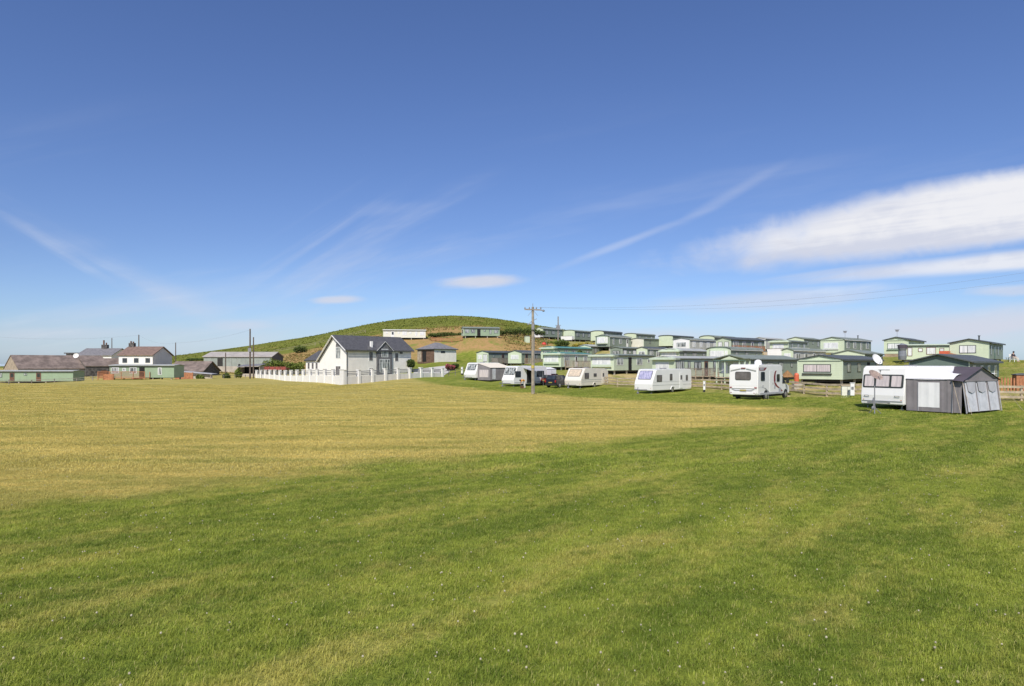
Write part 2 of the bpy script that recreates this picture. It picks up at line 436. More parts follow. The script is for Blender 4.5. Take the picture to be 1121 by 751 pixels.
# mown swathes following the boundary + drought patches stretched along them
sw = noise(nt, comb(nt, along*.10, da*.55, 0.0), 1.0, 3, .55)
swm = noise(nt, comb(nt, along*.35, da*1.3, 3.0), 1.0, 5, .6)
fine = noise(nt, flat, 6.0, 4, .7)
fine2 = noise(nt, flat, 26.0, 3, .7)
streak = noise(nt, comb(nt, x*.16, y*.42, 9.0), 1.0, 6, .72)
rightdry = sstep(x - y*.55, 0.0, 14.0)
patch = sstep(swm*.60 + sw*.15 + fine*.25, .47, .64)
mid = noise(nt, comb(nt, along*.9, da*1.7, 5.0), 1.0, 5, .7)
g1 = mixc(nt, sstep(sw*.25+mid*.45+fine*.30, .40, .60), (.118,.160,.021), (.245,.275,.043))
g2 = mixc(nt, patch*(rightdry*.28+.54), g1, (.43,.355,.105))
g3 = mixc(nt, sstep(fine2, .45, .75)*.35, g2, (.10,.15,.018))
g3 = mixc(nt, sstep(noise(nt, flat, .7, 3, .7), .66, .80)*.5, g3, (.38,.30,.10))
d1 = mixc(nt, sstep(streak*.6+fine*.4, .36, .64), (.298,.260,.068), (.51,.415,.138))
d2 = mixc(nt, sstep(noise(nt, comb(nt, x*.22, y*.55, 1.0), 1.0, 5, .7), .50, .63)*.55, d1, (.235,.235,.055))
d2 = mixc(nt, sstep(fine2, .5, .8)*.3, d2, (.21,.165,.045))
dry = (sA*sB).clamp()
fc = mixc(nt, dry, g3, d2)
nt.links.new(fc, go.inputs[0]); nt.links.new(dry.s, go.inputs[1])

m, nt, b = newmat('ground_turf'); M['turf'] = m
gn = nt.nodes.new('ShaderNodeGroup'); gn.node_tree = grp
pos = nt.nodes.new('ShaderNodeNewGeometry').outputs['Position']
vc = nt.nodes.new('ShaderNodeVertexColor'); vc.layer_name = 'zone'
zr, zg_, zb = [X(nt, q) for q in nt.nodes.new('ShaderNodeSeparateColor').outputs]
sc_ = zr.s.node; nt.links.new(vc.outputs['Color'], sc_.inputs[0]); za = X(nt, vc.outputs['Alpha'])
n1 = noise(nt, pos, .09, 5, .65); n2 = noise(nt, pos, .5, 5, .7); n3 = noise(nt, pos, 2.0, 4, .7)
x, y, z = sepxyz(nt, pos)
nb = noise(nt, comb(nt, x*.05, y*.05, z*.45), 1.0, 4, .6)
br = mixc(nt, sstep(n2*.6+n3*.4, .38, .62), (.12,.138,.022), (.20,.215,.042))
br = mixc(nt, sstep(n1, .56, .70)*.7, br, (.29,.20,.075))
br = mixc(nt, sstep(nb, .58, .66)*.5, br, (.035,.05,.012))
ea = mixc(nt, sstep(n2*.5+n3*.5, .38, .62), (.40,.24,.11), (.28,.215,.07))
ea = mixc(nt, sstep(n1, .52, .62), ea, (.20,.215,.05))
ca = mixc(nt, sstep(n1*.4+n2*.6, .42, .56), (.25,.24,.07), (.46,.36,.17))
c = mixc(nt, zb, gn.outputs['Color'], ca)
c = mixc(nt, sstep(zg_ + (n2-.5)*.4, .3, .6), c, ea)
c = mixc(nt, sstep(zr + (n2-.5)*.5, .3, .6), c, br)
c = mixc(nt, za, c, (.42,.50,.55))  # far ground: sea tone lightened by painted distance haze
nt.links.new(c, b.inputs['Base Color']); b.inputs['Roughness'].default_value = 1; b.inputs['Specular IOR Level'].default_value = .1
bp = nt.nodes.new('ShaderNodeBump'); bp.inputs['Strength'].default_value = .6; bp.inputs['Distance'].default_value = .12
nt.links.new((noise(nt, pos, 5.0, 6, .75)).s, bp.inputs['Height']); nt.links.new(bp.outputs[0], b.inputs['Normal'])
me.materials.append(m)

# ---- grass blades (one stuff object, instanced patch)
m, nt, b = newmat('grass_blades'); M['blade'] = m
gn = nt.nodes.new('ShaderNodeGroup'); gn.node_tree = grp
vc = nt.nodes.new('ShaderNodeAttribute'); vc.attribute_name = 'tone'
tv = X(nt, vc.outputs['Fac'])
hs = nt.nodes.new('ShaderNodeHueSaturation'); nt.links.new(gn.outputs['Color'], hs.inputs['Color'])
nt.links.new((tv*1.2 + 1.05).s, hs.inputs['Value']); hs.inputs['Saturation'].default_value = 1.0
straw = sstep(tv, .90, .96)
cc = mixc(nt, straw*.75, hs.outputs[0], (.60,.52,.22))
nt.links.new(cc, b.inputs['Base Color']); b.inputs['Roughness'].default_value = .65; b.inputs['Specular IOR Level'].default_value = .25
tr = nt.nodes.new('ShaderNodeBsdfTranslucent'); nt.links.new(cc, tr.inputs[0])
ms = nt.nodes.new('ShaderNodeMixShader'); ms.inputs[0].default_value = .38
nt.links.new(b.outputs[0], ms.inputs[1]); nt.links.new(tr.outputs[0], ms.inputs[2])
nt.links.new(ms.outputs[0], nt.nodes['Material Output'].inputs[0])

def grass_object(name, points, size, nblades, hgt, wid):
    V = []; Fc = []; tone = []; isp = []
    for i in range(nblades):
        bx_, by_ = rnd.uniform(-size/2, size/2), rnd.uniform(-size/2, size/2)
        a = rnd.uniform(0, 2*math.pi); h = hgt*rnd.uniform(.45, 1.25); ln = rnd.uniform(.3, 1.5)*h
        w = wid*rnd.uniform(.7, 1.3); dx, dy = math.cos(a), math.sin(a); lx, ly = math.cos(a+1.3)*ln, math.sin(a+1.3)*ln
        k = len(V)
        V += [(bx_-dx*w, by_-dy*w, -.01), (bx_+dx*w, by_+dy*w, -.01),
              (bx_+lx*.35+dx*w*.8, by_+ly*.35+dy*w*.8, h*.6), (bx_+lx*.35-dx*w*.8, by_+ly*.35-dy*w*.8, h*.6),
              (bx_+lx, by_+ly, h)]
        Fc += [(k,k+1,k+2,k+3), (k+3,k+2,k+4)]
        t = rnd.random(); tone += [t]*5; isp += [0.0]*5
    for p in points: V.append(p); tone.append(0); isp.append(1.0)
    me = bpy.data.meshes.new(name); me.from_pydata(V, [], Fc); me.materials.append(M['blade'])
    a1 = me.attributes.new('tone', 'FLOAT', 'POINT'); a1.data.foreach_set('value', tone)
    a2 = me.attributes.new('isp', 'FLOAT', 'POINT'); a2.data.foreach_set('value', isp)
    o = bpy.data.objects.new(name, me); col.objects.link(o)
    ng = bpy.data.node_groups.new(name + '_scatter', 'GeometryNodeTree')
    ng.interface.new_socket('Geometry', in_out='INPUT', socket_type='NodeSocketGeometry')
    ng.interface.new_socket('Geometry', in_out='OUTPUT', socket_type='NodeSocketGeometry')
    N = ng.nodes.new; Lk = ng.links.new
    gi, go = N('NodeGroupInput'), N('NodeGroupOutput')
    na = N('GeometryNodeInputNamedAttribute'); na.data_type = 'FLOAT'; na.inputs[0].default_value = 'isp'
    cmp_ = N('FunctionNodeCompare'); cmp_.data_type = 'FLOAT'; cmp_.operation = 'GREATER_THAN'
    Lk(na.outputs[0], cmp_.inputs[0]); cmp_.inputs[1].default_value = .5
    sp = N('GeometryNodeSeparateGeometry'); sp.domain = 'POINT'
    Lk(gi.outputs[0], sp.inputs[0]); Lk(cmp_.outputs[0], sp.inputs[1])
    ip = N('GeometryNodeInstanceOnPoints'); Lk(sp.outputs[0], ip.inputs['Points']); Lk(sp.outputs[1], ip.inputs['Instance'])
    rv = N('FunctionNodeRandomValue'); rv.data_type = 'FLOAT_VECTOR'; rv.inputs[0].default_value = (0,0,0); rv.inputs[1].default_value = (0,0,6.283)
    Lk(rv.outputs[0], ip.inputs['Rotation'])
    rs = N('FunctionNodeRandomValue'); rs.data_type = 'FLOAT_VECTOR'; rs.inputs[0].default_value = (.95,.95,.75); rs.inputs[1].default_value = (1.05,1.05,1.2)
    rs.inputs['Seed'].default_value = 5
    Lk(rs.outputs[0], ip.inputs['Scale']); Lk(ip.outputs[0], go.inputs[0])
    mo = o.modifiers.new('scatter', 'NODES'); mo.node_group = ng
    tag(o, 'short mown grass covering the open field', 'grass', kind='stuff')
    return o
def pts(y0, y1, step):
    out = []; y = y0
    while y < y1:
        hw = .80*y + 3.2; x = -hw
        while x < hw:
            xx, yy = x + rnd.uniform(-.25, .25)*step, y + rnd.uniform(-.25, .25)*step
            out.append((xx, yy, H(xx, yy))); x += step
        y += step
    return out
grass_object('grass', pts(2.4, 13, .42), .55, 1900, .028, .0017)
grass_object('grass', pts(13, 30, .85), 1.1, 1700, .036, .0035)
grass_object('grass', pts(30, 52, 1.7), 2.2, 1700, .036, .008)
grass_object('grass', pts(52, 96, 3.4), 4.4, 2200, .034, .015)

# clover heads
mb = MB()
cl = []
clus = [(rnd.uniform(-5, 7.5), rnd.uniform(3.6, 13)) for _ in range(60)]
for i in range(800):
    if rnd.random() < .5:
        c_ = rnd.choice(clus); xx = c_[0] + rnd.gauss(0, .6); yy = c_[1] + rnd.gauss(0, .5)
    else:
        yy = 3.4 + 16*rnd.random()**1.3; xx = rnd.uniform(-.78, .78)*yy
    if yy < 3 : continue
    zz = H(xx, yy) + rnd.uniform(.03, .05); r_ = rnd.uniform(.0045, .0085)
    mb.tube([(xx,yy,zz-.04),(xx,yy,zz)], .0012, 3, caps=False, m=1)
    mb.tube([(xx,yy,zz-r_),(xx,yy,zz-r_*.2),(xx,yy,zz+r_*.7),(xx,yy,zz+r_)], [r_*.4, r_, r_*.8, r_*.2], 6)
M['clover'] = mat('clover_white', (.46,.41,.29), .9, .3, 40)
o = mb.build('clover_flowers', [M['clover'], M['blade']]); tag(o, 'white clover heads dotted through the near grass', 'clover', kind='stuff')

# ------------------------------------------------------------------ leafy plants
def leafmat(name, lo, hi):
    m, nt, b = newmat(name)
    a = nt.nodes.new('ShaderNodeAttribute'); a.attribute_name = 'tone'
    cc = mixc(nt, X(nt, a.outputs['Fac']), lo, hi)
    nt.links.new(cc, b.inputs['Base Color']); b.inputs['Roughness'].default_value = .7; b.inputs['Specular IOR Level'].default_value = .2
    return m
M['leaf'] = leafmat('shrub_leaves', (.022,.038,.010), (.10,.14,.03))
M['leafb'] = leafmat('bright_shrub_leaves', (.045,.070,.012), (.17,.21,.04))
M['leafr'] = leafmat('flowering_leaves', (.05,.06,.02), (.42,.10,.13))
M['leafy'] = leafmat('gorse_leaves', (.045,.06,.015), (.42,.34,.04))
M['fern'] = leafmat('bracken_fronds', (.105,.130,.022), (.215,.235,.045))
def leaves(mbv, tone, c, n, rad, size, sq=1.0):
    V, Fc = mbv
    for i in range(n):
        d = Vector((rnd.gauss(0,1), rnd.gauss(0,1), rnd.gauss(0,1))).normalized() * (rnd.random()**.45)
        p = Vector((c[0]+d.x*rad[0], c[1]+d.y*rad[1], c[2]+d.z*rad[2]))
        u = Vector((rnd.gauss(0,1), rnd.gauss(0,1), rnd.gauss(0,1))).normalized()
        v = u.cross(Vector((rnd.gauss(0,1), rnd.gauss(0,1), rnd.gauss(0,1)))).normalized()
        s = size*rnd.uniform(.5, 1.2); k = len(V)
        V += [tuple(p-u*s), tuple(p+v*s*.5), tuple(p+u*s), tuple(p-v*s*.5)]; Fc.append((k,k+1,k+2,k+3))
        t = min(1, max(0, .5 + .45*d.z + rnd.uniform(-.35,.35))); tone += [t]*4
def leafobj(name, V, Fc, tone, m, parent=None):
    me = bpy.data.meshes.new(name); me.from_pydata(V, [], Fc); me.materials.append(m)
    a1 = me.attributes.new('tone', 'FLOAT', 'POINT'); a1.data.foreach_set('value', tone)
    o = bpy.data.objects.new(name, me); col.objects.link(o); o.parent = parent; return o
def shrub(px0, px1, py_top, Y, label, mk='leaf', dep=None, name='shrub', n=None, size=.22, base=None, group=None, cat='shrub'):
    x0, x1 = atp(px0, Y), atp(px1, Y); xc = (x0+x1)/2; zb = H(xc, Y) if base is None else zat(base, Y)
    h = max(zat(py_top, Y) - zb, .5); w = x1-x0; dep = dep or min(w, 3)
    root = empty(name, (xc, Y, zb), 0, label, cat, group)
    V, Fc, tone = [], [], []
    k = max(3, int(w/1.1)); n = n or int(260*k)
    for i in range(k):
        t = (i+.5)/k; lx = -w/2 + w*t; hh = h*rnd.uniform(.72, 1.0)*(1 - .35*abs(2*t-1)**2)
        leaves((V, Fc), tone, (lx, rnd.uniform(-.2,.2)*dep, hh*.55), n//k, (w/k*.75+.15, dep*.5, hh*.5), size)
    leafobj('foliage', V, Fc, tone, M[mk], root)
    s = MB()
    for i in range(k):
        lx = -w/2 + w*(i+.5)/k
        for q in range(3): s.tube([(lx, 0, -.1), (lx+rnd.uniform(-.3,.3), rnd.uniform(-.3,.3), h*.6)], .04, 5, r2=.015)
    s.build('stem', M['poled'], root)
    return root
shrub(284, 331, 391.5, 150, 'long rounded green bush behind the left half of the white pier wall', 'leafb', 4, base=409, n=4200)
shrub(323, 335, 376.5, 196, 'lone dark round bush on the hillside above the grey garage roof', 'leaf', base=387)
shrub(547, 596, 357.5, 184, 'long dark green hedge right of the green static caravan on the hill', 'leaf', 3, base=367.5, name='hedge', cat='hedge')
shrub(470, 505, 362.5, 183, 'low dark scrub between the white and green static caravans on the hill', 'leaf', 3, base=369)
shrub(583, 617, 372.5, 176, 'green bush below the topmost green static caravan by the red ball', 'leafb', 3, base=380)
shrub(628, 652, 374.5, 160, 'yellow flowering gorse bush below the second row of green caravans', 'leafy', 2.5, base=382)
shrub(609, 622, 371, 170, 'small dark bush right of the red ball', 'leaf', 2, base=379)
shrub(446.5, 453, 391, 128, 'dark green bush at the right end of the white slate roofed house', 'leaf', 1.6, base=403)
shrub(489, 497, 397.5, 128, 'red flowering bush above the right end of the white pier wall', 'leafr', 1.5, base=405)
shrub(494, 501, 397, 131, 'small dark shrub right of the red flowering bush', 'leaf', 1.2, base=403.5)
shrub(244.5, 251, 407, 132, 'dark ragged bush at the foot of a pole before the large shed', 'leaf', 1, base=415)
shrub(258, 264, 403, 134, 'green weeds growing at the edge of the open lean-to', 'leafb', 1, base=413.5)
shrub(216, 223, 409, 124, 'scrubby bush in front of the pale low roof by the red fence', 'leafb', 1, base=415.5)
shrub(288, 296, 384, 205, 'tiny dark bush just above the right end of the shed roof', 'leaf', 1.5, base=390)
# bracken over the upper hill
V, Fc, tone = [], [], []
cnt = 0
while cnt < 7000:
    yy = rnd.uniform(192, 262); px_ = rnd.uniform(180, 625); xx = atp(px_, yy)
    if (px_ < 350 and yy < 215): continue
    zz = H(xx, yy); cnt += 1
    dk = .5 + .5*math.sin(xx*.11+yy*.05)*math.sin(yy*.13)
    for q in range(3):
        u = Vector((rnd.uniform(-1,1), rnd.uniform(-1,1), rnd.uniform(.3,1.0)))*rnd.uniform(.14,.38)
        v = Vector((rnd.uniform(-1,1), rnd.uniform(-1,1), 0)).normalized()*.16
        p = Vector((xx+rnd.uniform(-.3,.3), yy+rnd.uniform(-.3,.3), zz-.05)); k = len(V)
        V += [tuple(p-v), tuple(p+v), tuple(p+u+v*.4), tuple(p+u-v*.4)]; Fc.append((k,k+1,k+2,k+3))
        tone += [min(1,max(0, dk*.35+.15+rnd.uniform(0,.45)))]*4
tag(leafobj('bracken', V, Fc, tone, M['fern']), 'green bracken covering the upper hillside', 'bracken', kind='stuff')

V, Fc, tone = [], [], []
cnt = 0
while cnt < 3200:
    yy = rnd.uniform(152, 200); px_ = rnd.uniform(205, 600); xx = atp(px_, yy)
    if abs(px_-515) < 30 and yy < 168: continue
    if 340 < px_ < 500 and yy < 165: continue
    if (417 < px_ < 470 or 500 < px_ < 550) and yy < 184: continue
    if math.sin(xx*.21+1)+math.sin(yy*.33+xx*.07)+rnd.uniform(-1,1) < .1: continue
    zz = H(xx, yy); cnt += 1; tn = rnd.random()
    for q in range(4):
        u = Vector((rnd.uniform(-1,1), rnd.uniform(-1,1), rnd.uniform(.5,1.2)))*rnd.uniform(.12,.38)
        v = Vector((rnd.uniform(-1,1), rnd.uniform(-1,1), 0)).normalized()*.12
        p = Vector((xx+rnd.uniform(-.3,.3), yy+rnd.uniform(-.3,.3), zz-.03)); k = len(V)
        V += [tuple(p-v), tuple(p+v), tuple(p+u+v*.4), tuple(p+u-v*.4)]; Fc.append((k,k+1,k+2,k+3)); tone += [tn]*4
M['tuss'] = leafmat('tussock_grass', (.33,.22,.09), (.12,.135,.03))
tag(leafobj('rough_grass', V, Fc, tone, M['tuss']), 'rough brown and green tussocks on the bank below the bracken', 'rough grass', kind='stuff')

# ------------------------------------------------------------------ windows and doors on any wall
def window(parent, c, u, v, w, h, frame='upvc', pane='glass', r=0, mull=0, fw=.07, tran=False):
    """frame with a pane child; on the wall through c with outward normal u x v"""
    s = MB(); s.panel(c, u, v, w, h, .03, r); 
    un = Vector(u).normalized(); vn = Vector(v).normalized(); nn = un.cross(vn)
    for k in range(mull):
        t = (k+1)/(mull+1)-.5
        s.panel(Vector(c)+un*(w*t)+nn*.033, u, v, fw*.7, h-.02, .02, 0)
    if tran: s.panel(Vector(c)+vn*(h*.22)+nn*.033, u, v, w-.02, fw*.6, .016, 0)
    o = s.build('window', M[frame], parent)
    s = MB(); s.panel(Vector(c)+nn*.031, u, v, w-2*fw, h-2*fw, .006, max(0, r-fw*.7) if r else 0, back=0)
    s.build('pane', M[pane], o)
    return o
def door(parent, c, u, v, w, h, mk='upvc', pane='glass', ph=.45):
    s = MB(); s.panel(c, u, v, w, h, .035); o = s.build('door', M[mk], parent)
    un = Vector(u).normalized(); vn = Vector(v).normalized(); nn = un.cross(vn)
    if pane:
        s = MB(); s.panel(Vector(c)+nn*.036+vn*h*.18, u, v, w*.62, h*ph, .006, back=0); s.build('pane', M[pane], o)
    s = MB(); s.panel(Vector(c)+nn*.036+un*w*.38-vn*.05, u, v, .04, .14, .03, back=0); s.build('handle', M['steel'], o)
    return o
UX, UY, UZ = Vector((1,0,0)), Vector((0,1,0)), Vector((0,0,1))

# ------------------------------------------------------------------ static caravan
SC = 'static caravans terraced on the hillside'
def static(k, label, wall='sage', gable=None, roof='roofg', front='pair', side='wdws', rise=.42, curved=False,
           fr='dframe', pane='half', sfr='upvc', spane='half', skirt=None, group=SC, over=.16, flue=None, name='static_caravan', backend=''):
    X0, Y, a, W, L, ze = BL[k]; zg = GZ[k]; e = EHS.get(k, EH); gap = .5 if e > 2.3 else .28
    fx = Vector((-math.cos(a), math.sin(a)))
    root = empty(name, (X0 + fx.x*W/2, Y + fx.y*W/2, zg), -a, label, 'static caravan', group)
    hw = W/2
    # end profile
    if curved: top = [(hw*math.cos(R(t))*1.0, e + rise*math.sin(R(t))) for t in (0, 25, 50, 75, 105, 130, 155, 180)]
    else: top = [(hw, e), (0, e+rise), (-hw, e)]
    s = MB(); prof = [(-hw, gap), (hw, gap)] + top
    s.prism([(x, 0, z) for x, z in prof], (0, L, 0)); s.build('body', M[wall], root)
    if gable:      # end overlay just proud of the wall, usually cladding with sunlight lightened in
        s = MB(); s.prism([(x*.995, -.012, gap+.02+(z-gap-.02)*.995) for x, z in prof], (0, .010, 0)); s.build('end_overlay', M[gable], root)
    s = MB(); ov = over
    up = [(x*(1+ov/hw), z - (ov*rise/hw if not curved else .03)*(1 if abs(x) > hw*.98 else 0)) for x, z in top]
    s.prism([(x, -ov, z+.02) for x, z in up] + [(x, -ov, z+.11) for x, z in reversed(up)], (0, L+2*ov, 0))
    ro = s.build('roof', M[roof], root)
    s = MB()      # gutter along the seen side
    s.box(hw+ov-.02, hw+ov+.05, -.05, L+.05, e-.09 - ov*rise/hw*.5, e-.01- ov*rise/hw*.5); s.build('gutter', M['dframe'] if fr != 'upvc' else M['upvc'], ro)
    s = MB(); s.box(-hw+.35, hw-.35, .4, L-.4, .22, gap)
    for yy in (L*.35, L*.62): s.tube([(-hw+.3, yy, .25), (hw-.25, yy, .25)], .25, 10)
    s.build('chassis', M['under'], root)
    s = MB()
    for yy in (.5, L*.33, L*.66, L-.5):
        for xx in (-hw+.25, hw-.25): s.bar((xx, yy, -.5), (xx, yy, gap+.01), .18)
    s.build('support', M['conc'], root)
    if skirt:
        s = MB(); s.box(-hw+.03, hw-.03, .02, .06, -.6, gap-.004); s.box(hw-.07, hw-.03, .065, L-.02, -.6, gap-.004); s.build('skirt', M[skirt], root)
    # corner trim
    s = MB()
    for xx in (-hw, hw): s.box(xx-.04, xx+.04, -.03, .05, gap+.01, e-.03)
    s.build('corner_trim', M['trim'], root)
    zc = (gap + e)/2 + .18; hh = (e-gap)
    fu, fv = UX, UZ
    fy = -.018 if gable else 0
    if front == 'pair':
        window(root, (-hw*.12, fy, zc-.05), fu, fv, W*.62, hh*.42, fr, pane, mull=1)
        s = MB(); s.box(-hw*.12-W*.33, -hw*.12+W*.33, fy-.14, fy-.005, zc-.12-hh*.22-.12, zc-.12-hh*.22); s.build('sill', M[fr], root)
        s = MB(); s.box(-hw*.94, hw*.94, fy-.09, fy-.004, e-.07, e+.03); s.build('fascia', M['trim'], root)
    elif front == 'three':
        for t, w in ((-.30, .22), (0, .32), (.30, .22)): window(root, (W*t, fy, zc-.05), fu, fv, W*w*.98, hh*.5, fr, pane)
    elif front == 'plain':
        window(root, (0, fy, zc), fu, fv, W*.6, hh*.42, fr, pane, mull=1)
    elif front == 'blank':
        pass
    elif front == 'two':
        for t in (-.22, .22): window(root, (W*t, fy, zc-.05), fu, fv, W*.3, hh*.5, fr, pane)
    elif front == 'tall':
        window(root, (-W*.22, fy, zc-.02), fu, fv, W*.34, hh*.42, 'upvc', pane, mull=0)
        window(root, (W*.24, fy, zc-.25), fu, fv, W*.36, hh*.74, 'dframe', pane, mull=1)
    elif front == 'bay':
        s = MB(); z0, z1 = e - hh*.66, e-.12
        pr = [(-W*.40, fy), (-W*.30, -.45), (W*.30, -.45), (W*.40, fy)]
        s.prism([(x, y, z0-.10) for x, y in pr], (0, 0, z1-z0+.2)); bay = s.build('bay', M['trim'], root)
        window(bay, (0, -.45, (z0+z1)/2), fu, fv, W*.58, (z1-z0)*.92, fr, pane, mull=2)
        for sx in (-1, 1):
            d = Vector((.10*W*sx, .45, 0)).normalized()*sx
            window(bay, (sx*W*.35, -.225, (z0+z1)/2), d*1.0, fv, .42, (z1-z0)*.9, fr, pane)
    if front in ('hood', 'hoodbay'):
        z0, z1 = e-hh*.62, e-.2
        window(root, (-W*.04, fy, (z0+z1)/2), fu, fv, W*.80, (z1-z0), 'upvc', pane, mull=1)
        s = MB(); s.prism([(-W*.44, -.30, z0-.30), (W*.44, -.30, z0-.30), (W*.36, fy-.004, z0-.42), (-W*.36, fy-.004, z0-.42)], (0, 0, .22)); s.build('ledge', M['trim'], root)
    if front in ('hood', 'hoodbay', 'hoodp'):
        s = MB(); q = hw+ov+.04; f0 = -.50
        s.quad((-q, f0, e-.16), (q, f0, e-.16), (q, f0, e+.04), (-q, f0, e+.04))
        s.quad((-q, f0, e+.04), (q, f0, e+.04), (q*.45, .5, e+rise+.05), (-q*.45, .5, e+rise+.05))
        s.quad((-q, f0, e+.04), (-q*.45, .5, e+rise+.05), (-q, .9, e+.04)); s.quad((q, f0, e+.04), (q, .9, e+.04), (q*.45, .5, e+rise+.05))
        s.quad((-q, f0, e-.16), (-q, fy-.01, e-.16), (q, fy-.01, e-.16), (q, f0, e-.16))
        s.quad((q, f0, e-.16), (q, .9, e-.16), (q, .9, e+.04), (q, f0, e+.04)); s.quad((-q, f0, e-.16), (-q, f0, e+.04), (-q, .9, e+.04), (-q, .9, e-.16))
        s.build('hood', M['trim'], root)
        if front == 'hoodp':
            window(root, (-W*.05, fy, zc-.1), fu, fv, W*.6, hh*.5, 'upvc', pane)
    if front == 'porch':
        s = MB()
        for t in (-.46, -.18, .30, .47): s.box(W*t-.07, W*t+.07, -1.0, -.86, -.3, e-.10)
        s.build('porch_post', M['trim'], root)
        s = MB(); s.box(-hw, hw, -1.1, -.03, gap-.12, gap-.004); s.build('porch_floor', M['wood'], root)
        s = MB(); s.prism([(x*1.06, -1.25, z+.03) for x, z in top] + [(x*1.06, -1.25, z+.13) for x, z in reversed(top)], (0, 1.25-ov-.004, 0)); s.build('porch_roof', M[roof], root)
        s = MB(); s.prism([(-hw*.6, -1.16, e-.04), (hw*.6, -1.16, e-.04), (0, -1.16, e+rise*.8)], (0, .04, 0)); s.build('porch_gable', M['sage2'], root)
        s = MB()
        s.box(-hw, hw, -1.16, -1.10, e-.16, e-.05); s.build('porch_beam', M['gframe'], root)
        for t in (-.33, .06, .34): window(root, (W*t, fy, zc-.15), fu, fv, W*.2, hh*.6, 'upvc', pane)
    # seen long side: features spread along it
    n = len(side); su, sv = UY, UZ
    for i, ch in enumerate(side):
        yy = L*(i+.6)/(n+.2)
        if ch == 'w': window(root, (hw, yy, zc+.02), su, sv, 1.15, hh*.50, sfr, spane)
        elif ch == 'W': window(root, (hw, yy, zc+.0), su, sv, 1.6, hh*.46, sfr, spane, mull=1)
        elif ch == 's': window(root, (hw, yy, zc+.15), su, sv, .55, hh*.26, sfr, spane)
        elif ch == 't': window(root, (hw, yy, zc-.1), su, sv, .6, hh*.6, sfr, spane)
        elif ch == 'd': door(root, (hw, yy, gap+.05+hh*.42), su, sv, .78, hh*.84, 'upvc' if sfr == 'upvc' else 'gframe', 'glass')
        elif ch == 'b': door(root, (hw, yy, gap+.05+hh*.42), su, sv, .8, hh*.84, 'brown', 'glass')
        elif ch == 'k': door(root, (hw, yy, gap+.05+hh*.42), su, sv, .85, hh*.86, 'dark', None)
        elif ch == 'p': window(root, (hw, yy, gap+.1+hh*.42), su, sv, 1.7, hh*.82, sfr, spane, mull=1)
    if flue:
        s = MB(); s.tube([(hw*.3, L*flue, e+.2), (hw*.3, L*flue, e+rise+.45)], .08, 8); s.tube([(hw*.3, L*flue, e+rise+.45), (hw*.3, L*flue, e+rise+.53)], .14, 8)
        s.build('flue', M['dframe'], root)
    for ch in backend:
        pass
    root['W'] = W; root['L'] = L; root['gap'] = gap
    return root
def deck(ca, y0, y1, label, mk='wood', depth=1.6, rh=1.0, solid=False, steps=True, floor=None, rail=None):
    """timber terrace beside a static caravan, in that caravan's own frame"""
    W, L, gap = ca['W'], ca['L'], ca['gap']; hw = W/2 + .06; fl = gap+.02 if floor is None else floor
    root = empty('wooden_deck', ca.location, ca.rotation_euler.z, label, 'deck', 'timber decks beside the static caravans')
    s = MB(); s.box(hw, hw+depth, y0, y1, fl-.12, fl); s.build('platform', M[mk], root)
    s = MB()
    n = max(2, int((y1-y0)/1.5))
    for i in range(n+1):
        yy = y0+.05+(y1-y0-.1)*i/n; s.box(hw+depth-.10, hw+depth-.01, yy-.045, yy+.045, -.7, fl+rh)
    for yy in (y0+.05, y1-.05): s.box(hw+.02, hw+.11, yy-.045, yy+.045, -.7, fl+rh)
    s.build('post', M[mk], root)
    s = MB(); xo = hw+depth-.055
    s.box(xo-.05, xo+.05, y0, y1, fl+rh+.003, fl+rh+.06); s.box(hw, xo-.055, y0, y0+.09, fl+rh+.003, fl+rh+.06)
    if solid:
        z = fl+.1
        while z < fl+rh-.1: s.box(xo-.0, xo+.03, y0+.1, y1-.1, z, z+.13); s.box(hw+.12, xo-.06, y0+.02, y0+.05, z, z+.13); z += .155
    else:
        s.box(xo-.02, xo+.02, y0+.1, y1-.1, fl+.12, fl+.17)
        yy = y0+.2
        while yy < y1-.1: s.box(xo-.015, xo+.015, yy-.02, yy+.02, fl+.175, fl+rh); yy += .16
        xx = hw+.2
        while xx < xo-.1: s.box(xx-.02, xx+.02, y0+.03, y0+.06, fl, fl+rh); xx += .16
    s.build('railing', M[rail or mk], root)
    return root

c = {}
c['S1'] = static('S1', 'green static caravan with teal roof edge and brown deck, right of the telegraph pole', 'sage', 'sage2', 'rooft', 'hood', 'pdw', sfr='upvc', pane='net', fr='upvc', rise=.22)
deck(c['S1'], 1.2, 9.4, 'weathered brown deck beside the teal roofed static caravan right of the telegraph pole', 'wood', solid=False)
c['S2'] = static('S2', 'pale green static caravan with white framed windows and a dark open door', 'sage', 'sage2', 'roofg', 'hood', 'WkWs', pane='net', sfr='upvc', rise=.15)
c['S3'] = static('S3', 'long green static caravan with grey roof behind the white tourer nearest the fence middle', 'sage', 'sage2', 'roofl', 'hoodp', 'ptWbtW', pane='net', sfr='dframe', rise=.25)
deck(c['S3'], 2.0, 11.2, 'brown timber deck with railings along the long grey roofed static caravan', 'wood', 1.7, rail='woodg')
deck(c['S3'], 8.3, 11.9, 'low solid orange timber screen at the right end of the long grey roofed static caravan', 'woodp', 3.0, .85, True, floor=.1)
c['S4'] = static('S4', 'green static caravan with verandah posts directly behind the motorhome', 'sage_d', 'sage', 'roofg', 'porch', 'WWws', pane='net', sfr='dframe', rise=.42)
c['S5'] = static('S5', 'pale green static caravan with pinkish blinds in its gable, right of the motorhome', 'sage_d', 'sage2', 'roofd', 'pair', 'wwkw', pane='netp', sfr='dframe', rise=.42)
